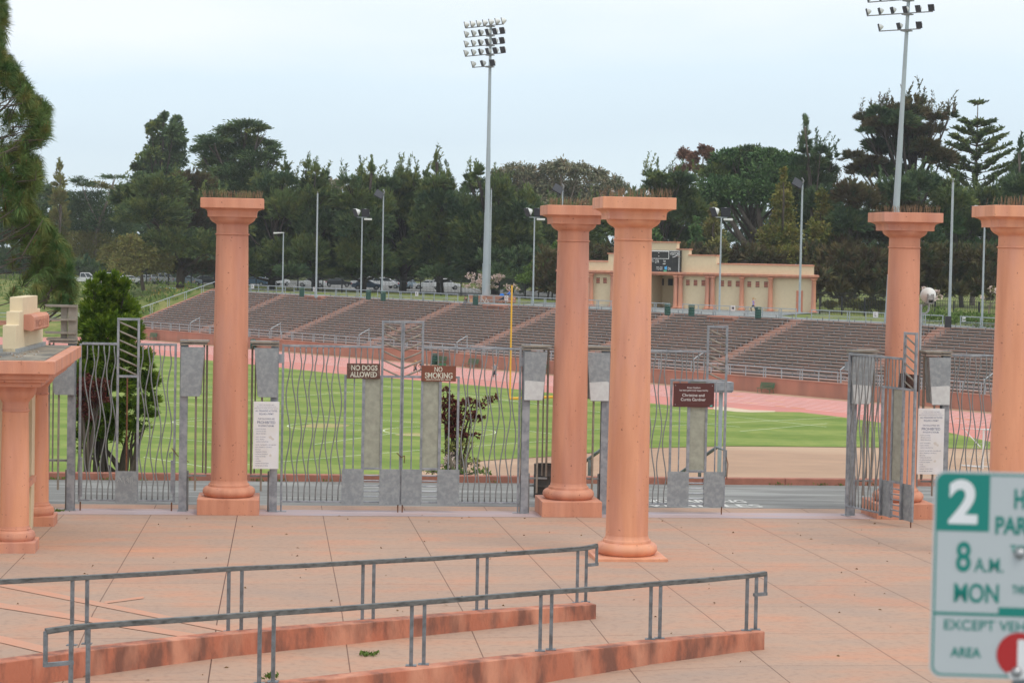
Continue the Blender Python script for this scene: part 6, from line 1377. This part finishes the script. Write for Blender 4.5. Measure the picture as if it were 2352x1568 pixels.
for lab, lb, m_ in [('tall yellow green young pine left of the dark flood pole', [(1800, 400, 6, 16), (1800, 430, 14, 20), (1798, 465, 20, 24), (1800, 500, 24, 24), (1770, 545, 34, 26), (1812, 545, 30, 26), (1765, 585, 40, 24), (1815, 588, 36, 20)], 'lf_yel'), ('yellow green young pine right of the dark flood pole', [(1886, 455, 12, 22), (1890, 490, 20, 24), (1880, 530, 24, 24), (1900, 560, 26, 24), (1882, 595, 34, 20)], 'lf_yel'),
                    ('small bright pine peeping over the scoreboard parapet', [(1506, 535, 4, 10), (1507, 552, 12, 14), (1507, 575, 16, 14)], 'lf_pine'), ('small slim pine above the field house roof', [(1598, 508, 3, 12), (1598, 532, 11, 16), (1598, 560, 17, 18), (1598, 590, 20, 16)], 'lf_pine'), ('green young pine left of the great trunks', [(1640, 490, 12, 20), (1636, 530, 20, 24), (1645, 570, 26, 24), (1640, 600, 34, 18)], 'lf_olive')]:
    tree(lab, 282, lb, m_, 'round', trunk=.18, dens=.6, size=.5, name='young_pine', group='young pines behind the field house')
tree('large reddish brown cypress with a ragged crown behind the right mast', 300, [(2100, 238, 24, 13), (2060, 256, 30, 13), (2018, 262, 26, 13), (1985, 275, 22, 10), (2110, 265, 26, 16), (2070, 280, 46, 18), (2020, 285, 40, 16), (2150, 275, 26, 10), (2180, 268, 16, 8), (2050, 310, 46, 16), (2110, 305, 40, 16), (1990, 305, 18, 8), (2000, 375, 36, 14), (1960, 362, 22, 12), (2050, 350, 50, 20), (1975, 395, 34, 16), (2100, 360, 50, 22), (2030, 400, 60, 26), (2085, 262, 40, 16), (2040, 290, 50, 18), (2090, 330, 44, 20), (2140, 300, 30, 12), (2125, 340, 34, 18), (2020, 340, 40, 20), (2160, 370, 40, 24)], 'lf_brown', 'cyp', base=(2090, 0), trunk=.6, dens=.62, bark='bark_dark', mixc='lf_cyp2')
# layered star pine
def starpine():
    D = 305; s = F / D; b = dist(2236, 600, D); b.z = .15
    t = thing('star_pine', 'symmetrical tiered pine with level branch whorls at the upper right', 'tree', b, 0, 'trees beyond the stadium'); lv = Leaves(); mb = MB()
    ht = (590 - 238) / s + 6.3 - 1; zt = 6.5 + (597 - 236) / s
    mb2 = MB(); mb2.tube([(0, 0, 0), (0, 0, zt)], [.4, .05], 8); mb2.obj('trunk', 'bark_pale', t)
    for k in range(15):
        py = 240 + (0 if k == 0 else 26 + k * 18); z = 6.5 + (597 - py) / s; w_ = 1.18 * [12, 34, 44, 54, 62, 70, 76, 82, 88, 92, 95, 98, 98, 98, 98][k] / s
        nb = 6 if k else 5
        for j in range(nb):
            a = j * math.tau / nb + k * .5; dx, dy = math.cos(a), math.sin(a); wl = w_ * U(.85, 1.05)
            P0 = Vector((0, 0, z - wl * .30)); P1 = Vector((dx * wl * .6, dy * wl * .6, z - wl * .16)); P2 = Vector((dx * wl, dy * wl, z + wl * .08)); mb.tube([P0, P1, P2], [.09, .06, .03], 5)
            n = 170 if k else 30; t_ = rng.uniform(.25, 1.02, (n, 1)); p = np.array(P0) * (1 - t_) ** 2 + 2 * np.array(P1) * t_ * (1 - t_) + np.array(P2) * t_ ** 2; p += rng.normal(size=p.shape) * np.array([.22, .22, .07]); d = np.array([dx, dy, .5]) + rng.normal(size=p.shape) * np.array([.7, .7, .3]); lv.add(p, d, .62, .12)
    mb.obj('branches', 'bark', t); lv.obj('crown', 'lf_cyp', t)
starpine()
tree('dark green conifer mass below the star pine', 292, [(2190, 470, 50, 34), (2270, 470, 60, 36), (2160, 520, 50, 44), (2230, 530, 70, 50), (2190, 590, 60, 50), (2260, 600, 60, 44), (2220, 640, 60, 30), (2170, 440, 40, 20)], 'lf_cyp', 'cyp', dens=.4, mixc='lf_pine')
tree('dark russet conifer at the right edge', 290, [(2320, 500, 50, 50), (2345, 440, 40, 34), (2310, 580, 60, 54), (2350, 620, 50, 50), (2290, 640, 50, 30)], 'lf_cyp2', 'cyp', mixc='lf_brown', dens=.4)
tree('slim spire of a conifer at the right edge', 300, [(2343, 345, 4, 24), (2345, 375, 12, 18), (2348, 400, 24, 18), (2335, 425, 36, 18)], 'lf_cyp2', 'cyp', dens=.6, name='conifer_tree')
tree('dark russet conifer between field house and right column', 285, [(1950, 450, 40, 30), (1985, 470, 50, 36), (1950, 520, 50, 40), (2000, 540, 50, 44), (1940, 590, 44, 40), (1990, 620, 54, 36), (1925, 650, 40, 24)], 'lf_brown', 'cyp', dens=.42, mixc='lf_cyp2')
tree('dark bushy conifer just behind the right column', 285, [(2060, 450, 50, 36), (2110, 430, 50, 30), (2080, 510, 60, 50), (2120, 560, 50, 44), (2060, 600, 60, 50), (2120, 640, 50, 34)], 'lf_cyp2', 'cyp', dens=.42, mixc='lf_brown')
for lab, D, lb in [('yellow green bush behind the iron fence right of the field house', 262, [(1905, 700, 16, 8), (1938, 692, 14, 12), (1962, 698, 18, 10)]), ('golden green bush behind the fence left of the right column', 258, [(2000, 698, 18, 12), (2025, 702, 16, 10), (1985, 708, 14, 6)])]:
    tree(lab, D, lb, 'lf_yel', 'round', size=.35, trunk=.08, dens=1.2, name='shrub', cat='shrub', group='shrubs behind the fence')
lv = Leaves(); c0, c1 = at(2085, 728, .5), at(2330, 752, .5)
for k in range(26):
    c = c0.lerp(c1, k / 25) + Vector((U(-.4, .4), U(3, 6), .3)); lobe_leaves(lv, c, (1.3, 1.1, U(.5, 1.0)), 'round', .28, 150)
o = lv.obj('ground_cover', 'lf_lime', None); tag(o, 'bright green ground cover below the iron fence at the right', 'ground cover', kind='stuff')
# far wood closing every gap behind the single trees
lv = Leaves()
for k in range(64):
    px = -120 + k * 41; D = U(415, 450); s = F / D; top = 470 + 24 * math.sin(k * .9) + U(-14, 14)
    if 1380 < px < 1480: top = 460
    for py in (top + 25, top + 80, top + 135, top + 185): c = dist(px + U(-10, 10), min(py, 648), D); lobe_leaves(lv, c, (52 / s, 3.5, 46 / s), 'cyp', 1.3, 600)
o = lv.obj('distant_wood', 'lf_cyp2', None); tag(o, 'far dark wood closing the horizon behind the single trees', 'wood', kind='stuff')
lv = Leaves()
for k in range(70):
    px = 1250 + k * 17; D = 268 if px < 1880 else 252; s = F / D
    if 1330 < px < 1880: D = 275; s = F / D
    for py in (598, 640, 672): c = dist(px + U(-8, 8), py + U(-10, 10), D + U(0, 8)); lobe_leaves(lv, c, (24 / s, 1.4, 26 / s), 'cyp', .8, 330)
o = lv.obj('dark_thicket', 'lf_brown', None); tag(o, 'dark shady thicket under the trees behind the right hand iron fence', 'thicket', kind='stuff')
lv = Leaves()
for k in range(75):
    D = 372; s = F / D; c = dist(150 + k * 13, 622 + U(-8, 8), D + U(0, 8)); lobe_leaves(lv, c, (20 / s, 1.4, 26 / s), 'cyp', .9, 200)
o = lv.obj('dark_hedge', 'lf_cyp2', None); tag(o, 'dark hedge behind the parked cars', 'hedge', kind='stuff')
lv = Leaves()
for k in range(16):
    D = 300; s = F / D
    for py in (600, 635, 662): c = dist(1118 + k * 12, py + U(-8, 8), D + U(0, 8)); lobe_leaves(lv, c, (20 / s, 1.4, 22 / s), 'cyp', .7, 260)
o = lv.obj('dark_thicket', 'lf_cyp2', None); tag(o, 'dark green thicket behind the iron fence right of the central mast', 'thicket', kind='stuff')
# flowering cherries on the rim
def cherry(label, D, base, lobes):
    s = F / D; b = at(base[0], base[1], .2); b = dist(base[0], base[1], D); b.z = .2
    t = thing('cherry_tree', label, 'tree', b, 0, 'small flowering cherry trees on the rim'); lv = Leaves(); l2 = Leaves(); mb = MB(); lean = Vector((0, 0, 0))
    cs = [(dist(x, y, D * (1 + U(-.004, .004))) - b, rx / s, ry / s) for x, y, rx, ry in lobes]; fork = Vector((0, 0, min(c.z for c, _, _ in cs) * .62)); cx = sum(c.x for c, _, _ in cs) / len(cs); fork.x = cx * .3
    mb.tube([(0, 0, -.1), fork], [.10, .075], 7)
    for c, rx, ry in cs:
        mb.tube([fork, fork.lerp(c, .6) + Vector((0, 0, -.1)), c], [.05, .03, .012], 5)
        for k in range(5): mb.tube([fork.lerp(c, .7), c + Vector((U(-rx, rx), U(-.4, .4), U(-ry, ry)))], [.018, .006], 4)
        lobe_leaves(lv, c, (rx, rx * .7, ry), 'round', .16, int(rx * ry * 420), 2.2); lobe_leaves(l2, c, (rx, rx * .7, ry), 'round', .15, int(rx * ry * 140), 1.5)
    mb.obj('trunk', 'bark_pale', t); lv.obj('blossom', 'lf_blossom', t); l2.obj('young_leaves', 'lf_olive', t)
cherry('wide flowering cherry behind the central mast', 272, (1107, 700), [(1072, 656, 14, 5), (1082, 633, 14, 6), (1098, 645, 18, 9), (1108, 632, 14, 8), (1140, 640, 16, 10), (1150, 634, 12, 6), (1134, 658, 12, 4), (1100, 660, 12, 4)])
cherry('small flowering cherry behind the yellow post tip', 268, (1176, 702), [(1165, 657, 7, 4), (1180, 654, 8, 3), (1190, 664, 5, 4), (1168, 664, 5, 3)])
cherry('small leaning flowering cherry right of the round floodlight', 214, (2103, 722), [(2125, 664, 7, 5), (2140, 674, 9, 6), (2152, 672, 8, 8), (2150, 684, 8, 5), (2132, 682, 6, 5), (2158, 682, 5, 4)])
cherry('small flowering cherry beside the right edge column', 212, (2268, 726), [(2278, 664, 8, 6), (2290, 670, 7, 7), (2259, 682, 7, 4), (2300, 676, 8, 8)])
# flowers and tall weeds on the left slope
lv = Leaves(); l2 = Leaves()
for k in range(420):
    a, o_ = U(-165, -93), U(2, 17); c = W(a, o_, FZ + (o_ / 15.2) * 6.2); n = 7; p = np.array(c) + rng.normal(size=(n, 3)) * np.array([.35, .35, .05]); d = rng.normal(size=(n, 3)) * .5 + np.array([0, 0, 1]); lv.add(p, d, U(.4, .95), .10)
    if k % 5 == 0: l2.add(np.array(c) + rng.normal(size=(5, 3)) * np.array([.5, .5, .1]) + np.array([0, 0, .7]), rng.normal(size=(5, 3)), .13, .06)
o = lv.obj('tall_weeds', 'lf_lime', None); tag(o, 'tall green weeds on the grassy slope left of the grandstand', 'weeds', kind='stuff')
o = l2.obj('poppies', solid('poppy', (.75, .32, .02)), None); tag(o, 'scattered orange poppies on the slope left of the grandstand', 'flowers', kind='stuff')

# ------------------------------------------------------------------ planting close behind the gates
def near_shrub(name, label, cat, base, D, lobes, leaf, size, dens, kind, stems, bz, wide=1.0, bark='bark', mixc=None):
    s = F / D; b = dist(base[0], base[1], D); t = thing(name, label, cat, b); lv = Leaves(); l2 = Leaves(); mb = MB()
    cs = [(dist(x, y, D + U(-.25, .25)) - b, rx / s, ry / s) for x, y, rx, ry in lobes]
    for i, (c, rx, ry) in enumerate(cs): lobe_leaves(l2 if mixc and i % 4 == 3 else lv, c, (rx, rx * .8, ry), kind, size, int(dens * rx * ry * 1000), wide)
    for k in range(stems):
        c, rx, ry = cs[k % len(cs)]; st0 = Vector((U(-.25, .25), U(-.1, .1), -.2)); mid = st0.lerp(c, .5) + Vector((U(-.1, .1), 0, U(0, .15))); mb.tube([st0, mid, c], [.055, .04, .012], 6)
        for j in range(4): e = c + Vector((U(-rx, rx), U(-.3, .3), U(-ry, ry))); mb.tube([mid.lerp(c, U(.4, .9)), e], [.010, .004], 4)
    mb.obj('stems', bark, t); lv.obj('foliage', leaf, t)
    if mixc and l2.P: l2.obj('foliage', mixc, t)
    return t
near_shrub('conical_shrub', 'tall bright green conical conifer shrub behind the left gate', 'shrub', (232, 1092), 63, [(232, 650, 16, 22), (262, 655, 18, 24), (285, 665, 14, 22), (214, 668, 16, 20), (248, 690, 44, 30), (225, 720, 42, 34), (285, 720, 34, 34), (205, 760, 30, 36), (250, 770, 60, 44), (300, 770, 28, 40), (215, 820, 40, 44), (270, 830, 60, 50), (325, 835, 26, 34), (200, 870, 32, 40), (250, 890, 60, 44), (320, 890, 34, 32), (345, 925, 22, 18), (300, 940, 44, 24), (220, 940, 50, 30), (335, 955, 26, 14), (250, 955, 50, 30), (190, 900, 26, 40), (345, 880, 20, 22), (215, 985, 36, 26), (285, 985, 36, 24), (195, 955, 30, 30), (235, 1005, 44, 26), (190, 1010, 22, 22)], 'lf_arb', .15, 12, 'cyp', 7, -.3, 1.1, 'bark_dark', mixc='lf_arb')
near_shrub('red_leaf_shrub', 'dark red leaved shrub beside the base of the conical conifer', 'shrub', (200, 1092), 61.5, [(195, 875, 14, 16), (215, 890, 22, 24), (190, 910, 18, 28), (235, 880, 16, 14), (205, 940, 22, 22), (225, 915, 20, 20)], 'lf_plum', .10, 7, 'round', 7, -.3)
near_shrub('bare_twig_shrub', 'twiggy half bare shrub low behind the left gate', 'shrub', (290, 1092), 63.5, [(310, 960, 30, 24), (290, 1000, 30, 30), (205, 990, 26, 30), (335, 975, 18, 14), (180, 1020, 14, 26)], 'lf_arb', .10, .8, 'round', 18, -.3, bark='bark')
near_shrub('purple_plum_tree', 'small purple leaved plum tree behind the NO SMOKING gate', 'tree', (1036, 1094), 65, [(1026, 896, 6, 9), (1034, 914, 10, 9), (1020, 928, 10, 14), (1042, 934, 15, 14), (1060, 930, 14, 11), (1086, 928, 16, 10), (1030, 960, 18, 18), (1056, 966, 20, 16), (1082, 955, 14, 10), (1102, 962, 12, 6), (1036, 990, 16, 14), (1062, 996, 20, 8), (1094, 1000, 14, 5), (1120, 920, 12, 6), (1138, 916, 7, 4), (1108, 932, 10, 5)], 'lf_plum', .11, 5.0, 'round', 9, -.3, 1.15, 'bark_dark')
near_shrub('blossom_shrub', 'yellow green shrub sprinkled with pale blossom below the plum tree', 'shrub', (1050, 1094), 64.5, [(1030, 1030, 14, 20), (1058, 1022, 18, 14), (1085, 1020, 12, 8), (1035, 1060, 26, 16), (1075, 1060, 28, 14), (1000, 1075, 24, 8), (1110, 1080, 26, 5)], 'lf_olive', .10, 2.2, 'round', 8, -.3, 1.1, 'bark_pale', mixc='lf_blossom')
near_shrub('low_green_shrub', 'low fresh green shrub on the kerb behind the middle gate', 'shrub', (1040, 1098), 63.5, [(985, 1082, 16, 5), (1010, 1078, 20, 8), (1045, 1080, 24, 9), (1085, 1084, 26, 7), (1120, 1088, 20, 5)], 'lf_lime', .10, 2.4, 'round', 4, -.1)
# weeds at the kerbs
lv = Leaves()
for k in range(50):
    c = G(U(-14, 10), 7.15, 0) if k % 3 else G(U(-14, 0), 7.55, .1); lv.add(np.array(c) + rng.normal(size=(8, 3)) * np.array([.12, .02, .01]), rng.normal(size=(8, 3)) * .5 + np.array([0, 0, 1]), .09, .02)
for px, py, z in ((1355, 1421, .33), (845, 1505, .28), (135, 1175, .0), (620, 1556, .3)):
    c = at(px, py, z); lv.add(np.array(c) + rng.normal(size=(60, 3)) * np.array([.07, .05, .01]), rng.normal(size=(60, 3)) * .6 + np.array([0, 0, 1]), .08, .02)
o = lv.obj('kerb_weeds', 'lf_lime', None); tag(o, 'small weeds sprouting along the kerb and wall joints', 'weeds', kind='stuff')
# dry leaves and grit on the plaza
lv = Leaves(); pts_ = []
for k in range(190):
    u, v = U(-14, 14), U(-22, -.4); c = G(u, v, plz(u, v) + .008); pts_.append(c)
lv.add(np.array([tuple(c) for c in pts_]), rng.normal(size=(len(pts_), 3)) * np.array([1, 1, .1]), .07, .018)
o = lv.obj('fallen_leaves', mat('dry_leaf', (.12, .06, .03), .9, (.25, .16, .06), 9), None); tag(o, 'dry leaves scattered over the terracotta paving', 'leaves', kind='stuff')

# ------------------------------------------------------------------ big pine at the left edge
BD_ = [(-60, 8), (0, 14), (40, 20), (80, 12), (115, 14), (135, 30), (160, 52), (200, 70), (225, 100), (250, 118), (290, 120), (320, 105), (340, 62), (352, 66), (370, 92), (395, 104), (430, 88), (455, 66), (480, 84), (510, 118), (550, 142), (590, 168), (640, 178), (690, 176), (712, 150)]
def bnd(y):
    for i in range(len(BD_) - 1):
        if BD_[i][0] <= y <= BD_[i + 1][0]: q = (y - BD_[i][0]) / (BD_[i + 1][0] - BD_[i][0]); return BD_[i][1] * (1 - q) + BD_[i + 1][1] * q
    return 10
PD = 56; sP = F / PD; pb_ = Vector((-16.9, 57.5, -.1)); t = thing('long_needled_pine', 'big long needled pine reaching in from the left edge', 'tree', pb_)
mb = MB(); mb.tube([(0, 0, -.3), (.1, 0, 6), (0, .1, 12), (.1, 0, 19)], [.34, .28, .2, .08], 10); mb.obj('trunk', 'bark', t, smooth=True)
nd = Leaves(); br = MB(); cd = MB(); tufts = []
for k in range(560):
    py = U(-60, 700); b_ = bnd(py); e = -abs(random.gauss(0, 60)) if k % 2 else -U(0, 30); px = b_ - 10 + e
    if px < -260: continue
    tufts.append((px, py, PD + U(-1.2, 2.2)))
for px, py in ((28, 175), (70, 225), (95, 240), (100, 262), (92, 300), (60, 200), (38, 210), (85, 375), (70, 395), (75, 420), (120, 560), (150, 610), (160, 650), (150, 685), (110, 540), (95, 520), (0, 20), (-4, 60), (14, 150), (130, 640), (100, 670), (60, 560), (90, 590), (60, 640), (30, 600), (30, 670)): tufts.append((px, py, PD + U(-.6, .3)))
for px, py, D in tufts:
    c = dist(px, py, D) - pb_; a = Vector((U(-.1, .5), U(-.5, .3), U(.5, 1.2) if rnd() < .75 else -.2)).normalized(); n = 190
    q = rng.uniform(0, 1, (n, 1)); start = np.array(c) + np.array(a) * (q - 1) * .30; d = unit(rng.normal(size=(n, 3))); d -= (d @ np.array(a))[:, None] * np.array(a); d = unit(d) * (1.05 - .75 * q) + np.array(a) * (.35 + .9 * q) + np.array([0, 0, -.12]); nd.add(start, d, .31, .0062, .22)
    c = Vector(c); hub = c - Vector((U(.5, 1.0), U(-.3, .3), U(.3, .8))); 
    if rnd() < .3: br.tube([hub, c - a * .3, c], [.016, .014, .010], 5)
    if rnd() < .3: cd.tube([c, c + a * U(.10, .2)], [.016, .006], 5)
nd.obj('needles', 'needle', t); br.obj('branches', 'bark', t, fix=False); cd.obj('young_shoots', 'candle', t, fix=False)['kind'] = 'stuff'

# ------------------------------------------------------------------ thin haze volume added to lift the dark far trees
hm = bpy.data.materials.new('haze'); hm.use_nodes = True; ht = hm.node_tree; ht.nodes.clear()
ho = N(ht, 'ShaderNodeOutputMaterial'); hv = N(ht, 'ShaderNodeVolumePrincipled'); hv.inputs['Color'].default_value = (.93, .96, 1, 1); hv.inputs['Density'].default_value = .00015; hv.inputs['Anisotropy'].default_value = .2
ht.links.new(hv.outputs[0], ho.inputs['Volume'])
mb = MB(); mb.bb(-2600, 2600, -120, 2600, -8, 48); o = mb.obj('haze', hm); o['kind'] = 'stuff'; o['label'] = 'thin pale haze added over the stadium'
